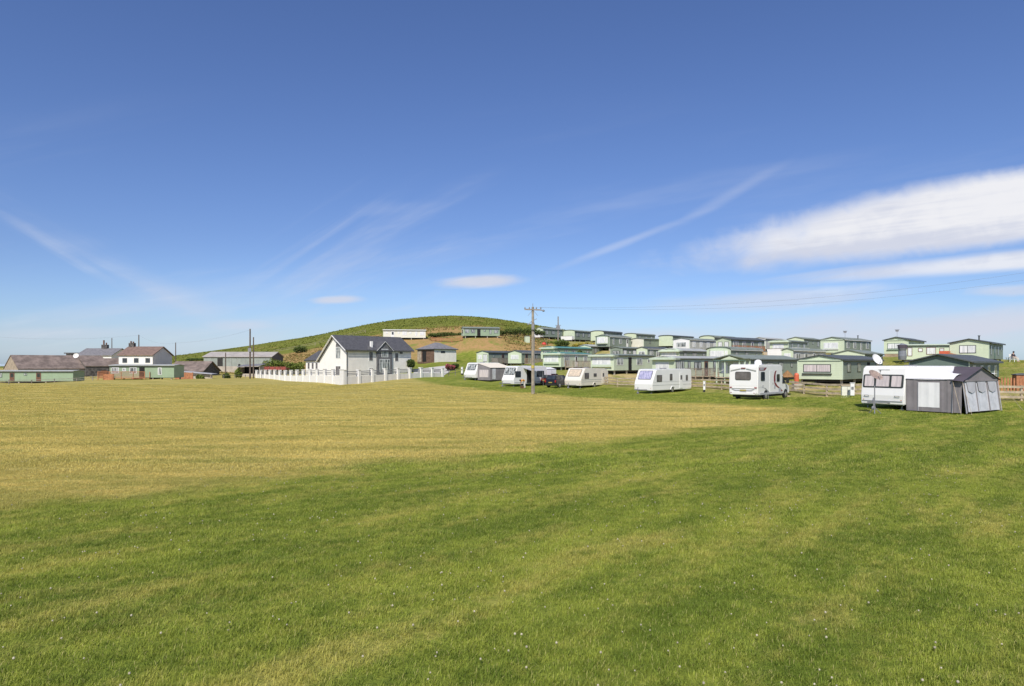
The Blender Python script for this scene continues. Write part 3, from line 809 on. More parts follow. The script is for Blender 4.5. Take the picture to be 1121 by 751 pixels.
c['S6'] = static('S6', 'dark green static caravan with wide dark gable just above the big touring awning', 'sage_dk', None, 'roofd', 'three', 'wwww', pane='net', sfr='upvc', rise=.55, over=.3)
c['R1a'] = static('R1a', 'light green static caravan with tall front windows above the leftmost touring caravan', 'sage_d', 'sage2', 'roofd', 'tall', 'sbW', pane='net', sfr='gframe', rise=.38)
deck(c['R1a'], 1.0, 10.5, 'dark brown deck beside the lower left static caravan', 'woodg', 1.8, solid=True)
c['R1b'] = static('R1b', 'green static caravan with dark gable edges directly left of the telegraph pole', 'sage_d', 'sage2', 'roofd', 'plain', 'bWw', pane='net', sfr='dframe', fr='upvc', rise=.45)
deck(c['R1b'], 1.0, 10.0, 'pale brown deck beside the static caravan left of the telegraph pole', 'wood', 1.7)
c['R2a'] = static('R2a', 'dull green static caravan with teal roof tucked behind the one with the teal roof edge', 'mint', 'sage2', 'rooft', 'hoodp', 'swwsw', sfr='dframe', rise=.3)
c['R2b'] = static('R2b', 'green static caravan with small pale gable, second row behind the white fronted caravan', 'sage_d', 'sage2', 'roofl', 'plain', 'wkw', sfr='dframe', rise=.4)
c['R2c'] = static('R2c', 'green static caravan with a row of little white curtained windows along its side', 'sage_d', None, 'roofg', 'plain', 'wswsws', sfr='dframe', spane='net', rise=.25)
c['R2d'] = static('R2d', 'green static caravan with wide pale hipped front behind the long grey roofed one', 'sage_d', 'sage2', 'roofl', 'hood', 'wpw', pane='net', sfr='dframe', rise=.42)
c['R2e'] = static('R2e', 'green static caravan with low arched roof and white front, behind the one with the verandah', 'sage_d', 'sage', 'roofg', 'bay', 'wws', pane='net', sfr='dframe', fr='upvc', curved=True, rise=.4)
c['R2g'] = static('R2g', 'pale green gable of a static caravan rising just behind the pink blinded one', 'sage_d', 'sage2', 'roofg', 'plain', 'www', sfr='dframe', pane='net', rise=.45)
c['A3'] = static('A3', 'pale grey green static caravan below the white railed terrace', 'greywall', 'sage2', 'roofg', 'plain', 'WwdW', pane='net', sfr='upvc', fr='upvc', rise=.25, skirt='sage_d')
c['A6'] = static('A6', 'small green static caravan squeezed below the blank long sided one', 'sage_d', 'sage2', 'roofd', 'plain', 'wWw', pane='half', sfr='upvc', fr='upvc', rise=.3)
c['A8'] = static('A8', 'green static caravan just below the white grey one', 'sage_d', 'sage2', 'roofg', 'plain', 'wws', pane='net', sfr='dframe', rise=.3)
c['T1'] = static('T1', 'green static caravan at the left end of the top row beside the mast', 'sage_d', 'sage2', 'roofg', 'blank', 'wWw', sfr='dframe', rise=.5)
c['T2'] = static('T2', 'green static caravan in the top row right of the mast with a white balcony front', 'sage_d', 'sage2', 'roofg', 'blank', 'Www', sfr='dframe', rise=.35, curved=True)
c['T3'] = static('T3', 'green static caravan third from the left in the top row with dark roof', 'sage_d', 'sage2', 'roofd', 'blank', 'wsw', sfr='dframe', rise=.35, curved=True)
c['T3b'] = static('T3b', 'green static caravan with white bay front below the dark roofed one of the top row', 'sage_d', 'sage_d', 'roofg', 'bay', 'twd', pane='net', fr='upvc', sfr='upvc', rise=.4)
c['T4'] = static('T4', 'green static caravan with curved roof behind the one with a plain cream end', 'sage_d', 'sage2', 'roofg', 'blank', 'www', sfr='dframe', rise=.3, curved=True)
c['T4b'] = static('T4b', 'green static caravan with plain cream end and nearly blank long side', 'sage_d', 'cream', 'roofg', 'blank', 'sk', sfr='dframe', rise=.2)
c['T5'] = static('T5', 'pale green blank ended static caravan directly behind the white grey one', 'sage_d', 'sage2', 'roofd', 'blank', 'ww', sfr='dframe', rise=.22, curved=True)
c['T5b'] = static('T5b', 'white grey static caravan with pale panelled side in the middle of the terraces', 'greywall', 'white', 'roofg', 'plain', 'wwww', sfr='upvc', spane='net', pane='half', fr='upvc', rise=.3)
c['T6'] = static('T6', 'pale green arched gable of a static caravan behind the dark roofed one with brown deck', 'sage_d', 'sage2', 'roofg', 'blank', 'ww', sfr='dframe', curved=True, rise=.45)
c['T6b'] = static('T6b', 'dark roofed static caravan with tall white windows and long brown deck in the upper row', 'sage_d', 'sage', 'roofd', 'two', 'pwdw', pane='net', sfr='upvc', rise=.42, over=.25)
deck(c['T6b'], .3, 9.5, 'long brown deck in front of the dark roofed upper row static caravan', 'woodr', 1.5)
c['T6c'] = static('T6c', 'grey static caravan with whitish gable just behind the brown decked one', 'greywall', 'white', 'roofl', 'blank', 'ww', sfr='upvc', rise=.35)
c['T7'] = static('T7', 'static caravan with cream window front above a white railed terrace', 'sage_d', 'sage2', 'roofg', 'hoodp', 'tww', pane='net', sfr='dframe', rise=.28, skirt='sage2')
c['T7b'] = static('T7b', 'green gabled static caravan rising behind the one with the white railed terrace', 'sage_d', 'sage2', 'roofg', 'blank', 'wsw', sfr='dframe', rise=.4, skirt='sage_d')
c['T8'] = static('T8', 'green static caravan with large white window and dark flue, right in the upper row', 'sage_d', 'sage2', 'roofg', 'pair', 'wwtw', pane='net', fr='upvc', sfr='upvc', rise=.38, flue=.8)
c['T9'] = static('T9', 'pale green static caravan with a TV aerial, left one of the right hand hilltop group', 'sage', 'sage2', 'roofd', 'pair', 'sw', pane='net', sfr='dframe', rise=.42, skirt='skirt', fr='gframe', over=.25)
c['T10'] = static('T10', 'long flat topped pale green static caravan linking the two gabled hilltop ones', 'sage2', None, 'trim', 'blank', 'tswsb', sfr='brown', spane='net', rise=.10, group='static caravans terraced on the hillside')
c['T11'] = static('T11', 'pale green static caravan with dark framed window pair, furthest right on the hilltop', 'sage_d', 'sage2', 'roofd', 'blank', 'tdts', sfr='dframe', rise=.42, over=.25, flue=.25)
r_ = c['T11']; window(r_, (-.15, -.018, 1.45), UX, UZ, 1.7, .95, 'dframe', 'net', mull=1)
c['H1'] = static('H1', 'long cream white static caravan alone on the hill above the slate roofed house', 'cream', 'white', 'cream', 'blank', 'sdswstw', sfr='upvc', spane='net', rise=.22, group='static caravans terraced on the hillside')
c['H2'] = static('H2', 'long green static caravan alone on the hill left of the dark hedge', 'mint', 'sage2', 'roofg', 'plain', 'wwkstw', sfr='gframe', spane='half', rise=.35)
c['L1'] = static('L1', 'long low green static caravan with brown doors before the old brown barn', 'mint', None, 'roofl', 'blank', 'wbsbxx', sfr='gframe', spane='half', rise=.12, group='static caravans terraced on the hillside')
c['L2'] = static('L2', 'green static caravan with a brown deck before the brown roofed white house', 'mint', None, 'roofl', 'blank', 'wswkxtx', sfr='upvc', spane='half', rise=.12, group='static caravans terraced on the hillside')
deck(c['L2'], -1.0, 6.4, 'red brown railed deck in front of the far left green static caravan', 'woodr', 1.6, .9)
deck(c['T7'], -.2, 6.0, 'white railed terrace beside the cream fronted static caravan', 'white', 1.6)

# front terraces with white rails (their own things)
def balcony(k, label, mk='white', depth=1.3, drop=.9):
    ca = c[k]; W = ca['W']; fl = ca['gap']
    root = empty('balcony', ca.location, ca.rotation_euler.z, label, 'balcony', 'white fronted balconies on the static caravans')
    s = MB(); s.box(-W/2, W/2, -depth, -.06, fl-.12, fl); s.build('platform', M['wood'], root)
    s = MB(); s.box(-W/2, W/2, -depth-.05, -depth-.004, fl-drop*.2, fl+.9); s.box(W/2-.05, W/2-.002, -depth, -.06, fl+.004, fl+.9); s.build('screen', M[mk], root)
    s = MB(); s.box(-W/2-.03, W/2+.03, -depth-.10, -depth+.03, fl+.903, fl+.96)
    for xx in (-W/2+.06, 0, W/2-.06): s.box(xx-.05, xx+.05, -depth+.01, -depth+.09, -.9, fl-.125)
    s.build('post', M['woodg'], root)
balcony('T1', 'white panelled balcony below the leftmost top row static caravan')
balcony('T2', 'white panelled balcony on the top row static caravan right of the mast')
balcony('T7', 'white panelled balcony in front of the cream windowed static caravan', drop=2)

# ------------------------------------------------------------------ wheels
def wheel(parent, x, y, r=.32, w=.2, side=1, name='wheel'):
    s = MB(); s.tube([(x-side*w, y, r), (x-side*w*.9, y, r), (x-side*.02, y, r), (x, y, r)], [r*.9, r, r, r*.9], 18)
    t = s.build(name, M['tyre'], parent)
    s = MB(); s.tube([(x-.0*side, y, r), (x+.012*side, y, r), (x+.02*side, y, r)], [r*.62, r*.6, r*.2], 14); s.build('rim', M['rim'], t)
    return t

# ------------------------------------------------------------------ touring caravans
def tourer(px_l, px_c, px_r, Y, ad, label, prof, gel='gel', H_=2.58, wins=(), pane_f='netv', fwin=3, gap=.42, door_y=None, stripe=None, group='touring caravans parked on the grass', bevel=.05, Wf=None, Lf=None, wheel_y=.55, toff=0.0, band=False):
    a = R(ad); X0 = atp(px_c, Y); ul = (px_l-560.5)/F; ur = (px_r-560.5)/F
    W = Wf or (X0-ul*Y)/(math.cos(a)+ul*math.sin(a)); L = Lf or (ur*Y-X0)/(math.sin(a)-ur*math.cos(a))
    print('tourer', px_c, 'W %.2f L %.2f' % (W, L))
    f = (-math.cos(a), math.sin(a)); x, y = X0+f[0]*W/2, Y+f[1]*W/2
    root = empty('touring_caravan', (x, y, H(x, y)), -a, label, 'touring caravan', group)
    hw = W/2; s = MB()
    pr = [(yy if yy <= 1.6 else L-(6-yy), z*H_/2.58) for yy, z in prof]
    s.prism([(-hw, yy, z) for yy, z in pr], (W, 0, 0))
    s.build('body', M[gel], root, bevel=bevel)
    # front windows on the sloping face between the two profile points flagged by height
    seg = [(p, q) for p, q in zip(pr[-1:]+pr[:-1], pr) ]
    p0, p1 = pr[tourer.lo], pr[tourer.hi]
    P0, P1 = Vector((0, p0[0], p0[1])), Vector((0, p1[0], p1[1])); vv = (P1-P0).normalized()
    mid = P0.lerp(P1, .52); hh = (P1-P0).length*.78
    if band:
        s = MB(); s.panel(mid, UX, vv, W*.93, hh*1.12, .012, .09); s.build('window_surround', M['dframe'], root)
    if fwin == 3:
        for t, w in ((-.31, .25), (0, .33), (.31, .25)): window(root, mid+Vector((W*t, 0, 0)), UX, vv, W*w, hh, 'dframe', pane_f, r=.07, fw=.04)
    elif fwin == 1: window(root, mid, UX, vv, W*.74, hh, 'dframe', pane_f, r=.10, fw=.05)
    for (yc, zc, w, h, pn) in wins:
        window(root, (hw, yc*L, zc), UY, UZ, w, h, 'dframe', pn, r=.07, fw=.04)
    if door_y:
        door(root, (hw, door_y*L, 1.35), UY, UZ, .62, 1.75, gel, 'glassm', .28)
    s = MB(); s.box(-hw+.25, hw-.25, .3, L-.3, .28, gap+.02); s.build('chassis', M['under'], root)
    wheel(root, hw+.02, L*wheel_y, .31); wheel(root, -hw-.02, L*wheel_y, .31, side=-1)
    s = MB(); s.prism([(hw+.0, L*wheel_y + .42*math.cos(R(t)), .36+.38*math.sin(R(t))) for t in range(0, 181, 20)] + [(hw, L*wheel_y + .36*math.cos(R(t)), .36+.32*math.sin(R(t))) for t in range(180, -1, -20)], (.06, 0, 0)); s.build('wheel_arch', M[gel], root)
    # hitch: A-frame, jockey wheel, coupling, gas locker, corner steadies, rear marker lamps
    s = MB(); s.bar((-.5, .1, .42), (0, -1.25, .45), .07); s.bar((.5, .1, .42), (0, -1.25, .45), .07); s.bar((0, -1.2, .45), (0, -1.55, .48), .10)
    s.tube([(.12, -1.15, .75), (.12, -1.15, .12)], .03, 8); s.tube([(.06, -1.15, .12), (.18, -1.15, .12)], .12, 12)
    s.tube([(0, -1.1, .50), (-.12, -.75, .72)], .025, 6); s.build('hitch', M['grime'], root)
    s = MB()
    for yy in (.35, L-.4):
        for xx in (-hw+.25, hw-.25): s.bar((xx, yy, .42), (xx*.96, yy-.1, .02), .05); s.box(xx*.96-.09, xx*.96+.09, yy-.19, yy-.01, .0, .03)
    s.build('steady', M['grime'], root)
    s = MB()
    for sx in (-1, 1): s.panel((sx*(hw-.18), .0, .58), UX, UZ, .07, .04, .03)
    s.build('marker_lamp', M['amber'], root)
    for (z, h, mk) in (stripe or ()):
        s = MB(); s.box(hw+.001, hw+.006, .12, L-.15, z, z+h); s.build('stripe', M[mk], root)
    s = MB(); s.box(-.28, .28, L*.45, L*.45+.5, H_-.02, H_+.10); s.build('roof_light', M['grime'], root)
    root['W'] = W; root['L'] = L
    return root
tourer.lo, tourer.hi = -3, -2
old = [(0.0,.32),(5.9,.32),(6.0,.6),(6.0,2.35),(5.85,2.52),(5.2,2.58),(1.2,2.58),(.75,2.50),(.10,1.32),(-.02,1.0)]
tourer.lo, tourer.hi = 8, 7
t3 = tourer(694.5, 714, 757, 72, 45, 'white touring caravan with violet curtained front window, nearest the middle of the ranch fence', old, wins=((.17,1.62,1.0,.72,'glassm'),(.46,1.72,.5,.72,'glassm'),(.87,1.62,.42,.62,'glassm')), door_y=.72, stripe=((.86,.05,'roofl'),(1.22,.03,'roofl')), fwin=1, wheel_y=.5, H_=2.62)
t2 = tourer(618, 636, 666, 87, 39, 'cream touring caravan with beige front blind parked beside the black car', [(0.05,.32),(5.9,.32),(6.0,.7),(5.95,2.1),(5.8,2.35),(5.0,2.50),(1.35,2.58),(.95,2.52),(.12,1.35),(-.05,1.0)], 'gel2', wins=((.2,1.6,1.0,.75,'glassm'),(.5,1.68,.72,.42,'glassm')), pane_f='neto', fwin=1, door_y=.80, stripe=((1.05,.07,'roofl'),(.80,.05,'roofl')), wheel_y=.48, H_=2.6)
modern = [(0.0,.31),(5.9,.31),(6.0,.6),(6.0,2.3),(5.8,2.55),(5.0,2.60),(1.1,2.60),(.70,2.50),(.16,1.30),(-.10,.85)]
t1 = tourer(549.5, 562.5, 598.5, 89, 43, 'rounded white touring caravan behind the telegraph pole with its door canopy out', modern, wins=((.12,1.62,1.1,.80,'glass'),(.80,1.62,1.5,.82,'glass')), pane_f='half', fwin=3, stripe=((.50,.05,'silverg'),), H_=2.68, wheel_y=.60, door_y=None)
t0 = tourer(508, 520.5, 548, 102, 42, 'white touring caravan with cream roofed awning, furthest left of the tourers', modern, wins=((.3,1.6,1.0,.7,'glassm'),), pane_f='half', fwin=1, H_=2.60)
big = [(-0.01,.30),(5.9,.30),(6.0,.6),(6.0,2.35),(5.85,2.56),(5.2,2.62),(.50,2.62),(.27,2.50),(.17,2.14),(.03,1.22),(-.03,.85)]
tourer.lo, tourer.hi = 9, 8
t4 = tourer(942.5, 990, 1066, 40.5, 57, 'large white touring caravan with pink blinds and grey awning, nearest to the camera', big, pane_f='netp', fwin=3, band=True, Lf=6.9, H_=2.60, wins=((.25,1.6,1.1,.7,'glass'),(.8,1.6,1.1,.7,'glass')))

s = MB()
for sx in (-1, 1): s.tube([(sx*t4['W']*.40,-.06,.78),(sx*t4['W']*.40,-.10,.84),(sx*t4['W']*.30,-.10,.84),(sx*t4['W']*.30,-.06,.78)], .018, 6)
s.build('handle', M['grime'], t4)
s = MB(); s.box(-t4['W']*.46, t4['W']*.46, -.055, -.02, .50, .54); s.build('trim_strip', M['awnl'], t4)
s = MB(); s.panel((0, .245, 2.40), UX, UZ, .7, .05, .02); s.build('brand_strip', M['roofl'], t4)
# awning of the big caravan
def local(root, name, label, cat, group=None):
    return empty(name, root.location, root.rotation_euler.z, label, cat, group)
W4, L4 = t4['W'], t4['L']; hw = W4/2
aw = local(t4, 'caravan_awning', 'grey and white touring caravan awning with a pitched porch, right of the large white caravan', 'awning')
xo = hw+.04; xe = hw+2.55; y0, y1 = .15, 5.6
s = MB()      # roof: sagging sheet from caravan rail to outer eave
for i in range(16):
    for j in range(6):
        def P_(i, j):
            u, v = i/16, j/6; yl = y0-.05+(y1-y0+.1)*u; return (xo-.02+(xe+.10-xo)*v, yl, min(1.93 + (yl-y0)*(.62 if v < .01 else .55), 2.60-.42*v) - .05*math.sin(math.pi*v))
        s.quad(P_(i,j), P_(i,j+1), P_(i+1,j+1), P_(i+1,j))
s.build('roof', M['awnw'], aw)
s = MB()      # end wall facing the camera, slightly wavy
def wallstrip(s, p, q, z0, zt0, zt1, n=10, amp=.03, lean=(0,0,0), m=0):
    amp *= .35
    p = Vector(p); q = Vector(q); d = (q-p); nn = Vector((d.y, -d.x, 0)).normalized()
    for i in range(n):
        a_, b_ = i/n, (i+1)/n
        def B(t, top):
            zz = (zt0+(zt1-zt0)*t) if top else z0
            o = p + d*t + nn*(amp*math.sin(t*n*1.9)+(0 if top else .0))
            if not top: o = o + Vector(lean)
            return (o.x, o.y, zz)
        s.quad(B(a_,0), B(b_,0), B(b_,1), B(a_,1), m=m)
zt = lambda x: 1.90 - .04*math.sin(math.pi*(x-xo)/(xe-xo))
xs = [xo, xo+.68, xo+1.85, xe]
wallstrip(s, (xs[0],y0,0), (xs[1],y0,0), .02, zt(xs[0]), zt(xs[1]), 6, .02)
wallstrip(s, (xs[2],y0,0), (xs[3],y0,0), .02, zt(xs[2]), zt(xs[3]), 6, .03)
wallstrip(s, (xs[1],y0,0), (xs[2],y0,0), .02, .32, .32, 6, .02)
wallstrip(s, (xs[1],y0,0), (xs[2],y0,0), 1.66, zt(xs[1]), zt(xs[2]), 6, .02)
wallstrip(s, (xe,4.6,0), (xe,y1,0), .02, 1.95, 1.95, 4, .02)
wallstrip(s, (xe,y1,0), (xo,y1,0), .02, 1.95, 2.5, 8, .02)
s.build('wall', M['awng'], aw)
s = MB(); wallstrip(s, (xs[1],y0-.012,0), (xs[2],y0-.012,0), .26, 1.70, 1.70, 8, .02); s.build('window_panel', M['awnw'], aw)
# porch: pitched annexe on the outer side
py0, py1, pd = .25, 4.6, .45; ym = (py0+py1)/2
s = MB(); xp = xe+pd; ap = 2.62; ev = 1.85
s.quad((xe-.9, ym, ap), (xp+.15, ym, ap-.03), (xp+.15, py0-.25, ev-.06), (xe, py0-.25, ev)); s.quad((xe-.9, ym, ap), (xe, py1+.25, ev), (xp+.15, py1+.25, ev-.06), (xp+.15, ym, ap-.03))
s.build('porch_roof', M['awnp'], aw)
s = MB(); s.quad((xp, py0, ev-.02), (xp, py1, ev-.02), (xp, ym, ap-.08)); 
wallstrip(s, (xe,py0,0), (xp,py0,0), .02, ev-.05, ev-.07, 6, .02, (0,-.05,0)); wallstrip(s, (xe,py1,0), (xp,py1,0), .02, ev-.05, ev-.07, 6, .02)
wallstrip(s, (xp,py0,0), (xp,py0+.25,0), .02, ev-.02, ev-.02, 2, .0, (.2,0,0)); wallstrip(s, (xp,py1-.25,0), (xp,py1,0), .02, ev-.02, ev-.02, 2, .0, (.2,0,0))
s.build('porch_wall', M['awng'], aw)
s = MB()
for t in (.33,.66):
    yy_ = py0+(py1-py0)*t; s.bar((xp+.03,yy_,ev-.02),(xp+.25,yy_,.05), .05)
s.bar((xp+.04,py0+.2,ev-.03),(xp+.04,py1-.2,ev-.03), .10); s.build('graphic', M['awng'], aw)
s = MB()
for k in range(3):
    yy_ = py0+.25+(py1-py0-.5)*(k+.5)/3
    s.prism([(xp+.055,yy_-.5,ev-.08),(xp+.055,yy_+.5,ev-.08),(xp+.13,yy_+.42,ev-.62),(xp+.14,yy_,ev-.74),(xp+.13,yy_-.42,ev-.62)], (.008,0,0))
s.build('blind', M['awnl'], aw)
s = MB(); wallstrip(s, (xp+.01,py0+.25,0), (xp+.01,py1-.25,0), .08, ev-.02, ev-.02, 14, .03, (.22,0,0)); s.build('porch_window', M['pvcw'], aw)
s = MB()
for (u, v) in (((xo,y0-.02,1.90),(xe,y0-.02,1.90)), ((xe,y0-.02,1.90),(xe,y0-.02,0)), ((xs[1],y0-.03,0.02),(xs[1],y0-.03,1.7)), ((xp+.02,py0,ev),(xp+.25,py0,0)), ((xp+.02,py1,ev),(xp+.25,py1,0)), ((xp+.03,py0,ev-.02),(xp+.03,ym,ap-.05)), ((xp+.03,ym,ap-.05),(xp+.03,py1,ev-.02))):
    s.tube([u, v], .022, 6)
s.build('frame', M['awnl'], aw)
s = MB()
for (u, v) in (((xe,y0,1.9),(xe+.9,y0-1.0,0)), ((xp,py0,ev),(xp+.8,py0-.7,0)), ((xp,py1,ev),(xp+1.0,py1+.9,0))): s.tube([u, v], .012, 4)
s.build('guy_rope', M['woodp'], aw)

# awning of the left caravan
W0, L0 = t0['W'], t0['L']; hw0 = W0/2; lh = 2.5
aw = local(t0, 'caravan_awning', 'grey awning with sloping cream roof on the leftmost touring caravan', 'awning')
xo = hw0+.03; xe = hw0+2.6
s = MB(); s.quad((xo-.2,.4,lh+.06),(xe+.1,.4,1.86),(xe+.1,L0-.2,1.86),(xo-.2,L0-.2,lh+.06)); s.build('roof', M['awnc'], aw)
s = MB(); wallstrip(s,(xo,.45,0),(xo+.35,.45,0),.02,lh-.05,lh-.15,3,.01); wallstrip(s,(xe-.35,.45,0),(xe,.45,0),.02,1.93,1.86,3,.01); wallstrip(s,(xo+.35,.45,0),(xe-.35,.45,0),.02,.45,.45,4,.01); wallstrip(s,(xo+.35,.45,0),(xe-.35,.45,0),1.55,lh-.15,1.93,4,.01)
wallstrip(s,(xe,.45,0),(xe,L0-.25,0),.02,1.84,1.84,12,.03); s.build('wall', M['awng'], aw)
s = MB(); wallstrip(s,(xo+.35,.44,0),(xe-.35,.44,0),.45,1.55,1.55,6,.01); s.build('window_panel', M['netp'], aw)
s = MB(); wallstrip(s,(xe+.03,.9,0),(xe+.03,1.6,0),.15,1.7,1.7,4,.01); s.build('window_panel', M['pvcw'], aw)
# canopy + utility tent + person at the rounded caravan
W1, L1 = t1['W'], t1['L']; h1 = W1/2
aw = local(t1, 'door_canopy', 'small grey canopy stretched out over the door of the rounded white touring caravan', 'canopy')
s = MB(); s.prism([(h1+.02, L1*.28, 2.42),(h1+1.5, L1*.28, 2.05),(h1+1.5, L1*.62, 2.05),(h1+.02, L1*.62, 2.42)], (0,0,.04)); s.build('sheet', M['awnl'], aw)
s = MB(); s.tube([(h1+1.45,L1*.29,2.05),(h1+1.6,L1*.29,0)], .02, 6); s.tube([(h1+1.45,L1*.61,2.05),(h1+1.6,L1*.61,0)], .02, 6); s.build('pole', M['steel'], aw)
s = MB(); s.panel((h1+.0, L1*.45, 1.35), UY, UZ, .9, 1.85, .03); s.build('doorway', M['dark'], aw)
tent = local(t1, 'utility_tent', 'boxy off white utility tent at the rear end of the rounded white caravan', 'tent')
s = MB(); s.prism([(h1-2.1, L1+.1, 0),(h1-.02, L1+.1, 0),(h1-.05, L1+.1, 2.25),(h1-1.05, L1+.1, 2.5),(h1-2.05, L1+.1, 2.25)], (0, 2.0, 0)); s.build('fabric', M['awnw'], tent)
s = MB(); s.tube([(h1-.05,L1+.1,2.25),(h1-.05,L1+2.1,2.25)], .04, 6); s.tube([(h1-.02,L1+1.1,.0),(h1-.04,L1+1.1,2.25)], .03, 6); s.build('frame', M['awnl'], tent)

# satellite dishes
def dish(x, y, z0, h, r, mk, label, face=(-.3,-.9,.3), rough=False):
    root = empty('satellite_dish', (x, y, z0), 0, label, 'satellite dish')
    s = MB(); s.tube([(0,0,0),(0,0,h)], .03, 8)
    for t in (0, 120, 240): s.tube([(0,0,.35),(.35*math.cos(R(t)),.35*math.sin(R(t)),0)], .02, 6)
    s.build('mast', M['grime'], root)
    f = Vector(face).normalized(); u = f.cross(UZ).normalized(); v = u.cross(f).normalized()
    s = MB(); c0 = Vector((0,0,h)); prev = None; nr, ns = 4, 18
    for i in range(nr):
        for j in range(ns):
            def Q(i, j):
                rr = r*i/nr; t = 2*math.pi*j/ns; return c0 + u*rr*math.cos(t) + v*rr*.95*math.sin(t) + f*(.18*(i/nr)**2*r*1.6)
            s.quad(Q(i,j), Q(i+1,j), Q(i+1,j+1), Q(i,j+1))
    s.build('reflector', M[mk], root, smooth=True)
    s = MB(); s.tube([c0 - v*r*.9 + f*.2*r, c0 + f*r*1.1 - v*.15*r], .015, 6); s.tube([c0 + f*r*1.05 - v*.15*r, c0+f*r*1.25 - v*.1*r], .04, 8); s.build('receiver_arm', M['grime'], root)
x = atp(957.5, 38.5); dish(x, 38.5, H(x,38.5), 2.10, .42, 'dish', 'rusty brown satellite dish on a thin mast standing before the large white caravan', (.25,-.62,.72))
x = atp(959, 47); dish(x, 47, H(x,47), 2.85, .42, 'white', 'white satellite dish showing above the roof of the large white caravan', (.4,-.9,.55))
x = atp(83.5, 128); dish(x, 128, zat(393,128), .6, .5, 'white', 'white satellite dish on the roof end of the old brown barn', (.1,-1,.3))

# ------------------------------------------------------------------ motorhome
def motorhome():
    Y = 54; a = R(43); X0 = atp(829.5, Y); ul = (798-560.5)/F
    W = (X0-ul*Y)/(math.cos(a)+ul*math.sin(a)); print('moto W', W)
    f = (-math.cos(a), math.sin(a)); x, y = X0+f[0]*W/2, Y+f[1]*W/2
    root = empty('motorhome', (x, y, H(x, y)), -a, 'white motorhome with a dark red swoosh on its side, parked on the grass', 'motorhome')
    hw = W/2; Lb = 5.0
    s = MB(); pr = [(.10,.42),(Lb,.42),(Lb+.02,1.7),(Lb-.02,2.35),(Lb-.10,2.78),(Lb-.5,2.86),(.25,2.86),(.06,2.72),(.0,1.2),(.03,.55)]
    s.prism([(-hw, q, z) for q, z in pr], (W, 0, 0)); s.build('body', M['gel'], root, bevel=.06)
    cw = hw-.12
    s = MB(); pr = [(Lb-.05,.38),(Lb+1.75,.38),(Lb+1.85,.62),(Lb+1.75,1.05),(Lb+1.05,1.28),(Lb+.35,2.05),(Lb-.05,2.2)]
    s.prism([(-cw, q, z) for q, z in pr], (2*cw, 0, 0)); s.build('cab', M['gel'], root, bevel=.07)
    P0, P1 = Vector((0, Lb+1.05, 1.28)), Vector((0, Lb+.35, 2.05)); vv = (P1-P0).normalized()
    window(root, P0.lerp(P1,.5)+Vector((0,.02,.02)), -UX, vv, 2*cw-.2, 1.0, 'dframe', 'glass', r=.08)['label'] = 'windscreen'
    s = MB(); s.prism([(cw+.004, Lb+.06, 1.25),(cw+.004, Lb+.98, 1.25),(cw+.004, Lb+.80, 1.42),(cw+.004, Lb+.40, 1.88),(cw+.004, Lb+.06, 1.88)], (.012, 0, 0)); s.build('cab_window', M['glass'], root)
    s = MB(); s.bar((cw+.02, Lb+.85, 1.35), (cw+.22, Lb+.80, 1.42), .05); s.box(cw+.14, cw+.34, Lb+.74, Lb+.86, 1.28, 1.62); s.build('mirror', M['black'], root)
    s = MB(); s.box(cw+.002, cw+.01, Lb+.03, Lb+.045, .55, 1.9); s.box(cw+.002, cw+.01, Lb+1.0, Lb+1.015, .55, 1.25); s.panel((cw+.004, Lb+.14, 1.12), UY, UZ, .16, .05, .03); s.build('cab_door_seam', M['silverg'], root)
    # rear
    zr = 1.95
    window(root, (0-.02, .02, 1.95), UX, UZ, 1.30, .68, 'dframe', 'glassm', r=.12, fw=.04)
    s = MB(); s.panel((0, .015, 2.58), UX, UZ, .38, .07, .04, .03); s.build('brake_lamp', M['maroon'], root)
    s = MB()
    for sx in (-1, 1):
        s.prism([(sx*hw*.88, .02, 2.34),(sx*hw*.20, .02, 2.52),(sx*hw*.20, .02, 2.56),(sx*hw*.88, .02, 2.42)][::sx], (0, -.03, 0))
    s.build('graphic', M['roofl'], root)
    s = MB(); s.panel((0, -.02, .98), UX, UZ, 2.1*.92, .04, .02); s.panel((0, -.02, .55), UX, UZ, 2.1*.98, .16, .10, .05); s.build('bumper', M['gel'], root)
    s = MB(); s.prism([(-.95, -.01, .92),(-.7,-.01,.78),(.7,-.01,.78),(.95,-.01,.92),(.62,-.01,.84),(-.62,-.01,.84)], (0,-.03,0)); s.build('bumper_recess', M['awnl'], root)
    s = MB(); s.panel((0, -.035, .80), UX, UZ, .52, .11, .02); s.build('number_plate', M['yellow'], root)
    for sx in (-1, 1):
        s = MB(); s.panel((sx*hw*.86, -.012, 1.02), UX, UZ, .20, .07, .03, .02); s.build('tail_lamp', M['redl'], root)
        s = MB(); s.panel((sx*hw*.80, -.10, .60), UX, UZ, .10, .04, .04, .01); s.build('reflector', M['redl'], root)
    # side
    window(root, (hw, .95, 1.92), UY, UZ, .75, .72, 'dframe', 'glass', r=.10, fw=.04)
    window(root, (hw, 4.05, 1.75), UY, UZ, .60, .62, 'dframe', 'glass', r=.10, fw=.04)
    s = MB(); s.panel((hw, 2.65, 1.45), UY, UZ, .66, 1.85, .015, .06); d = s.build('door', M['gel'], root)
    s = MB(); s.panel((hw+.016, 2.92, 1.3), UY, UZ, .05, .16, .03, back=0); s.build('handle', M['grime'], d)
    s = MB()
    for (yy, zz, w, h) in ((1.0, 1.15, .3, .06), (3.45, 1.42, .14, .18), (3.35, 1.02, .30, .30), (4.4, .75, .5, .35)): s.panel((hw, yy, zz), UY, UZ, w, h, .012, .02)
    s.build('locker_hatch', M['awnl'], root)
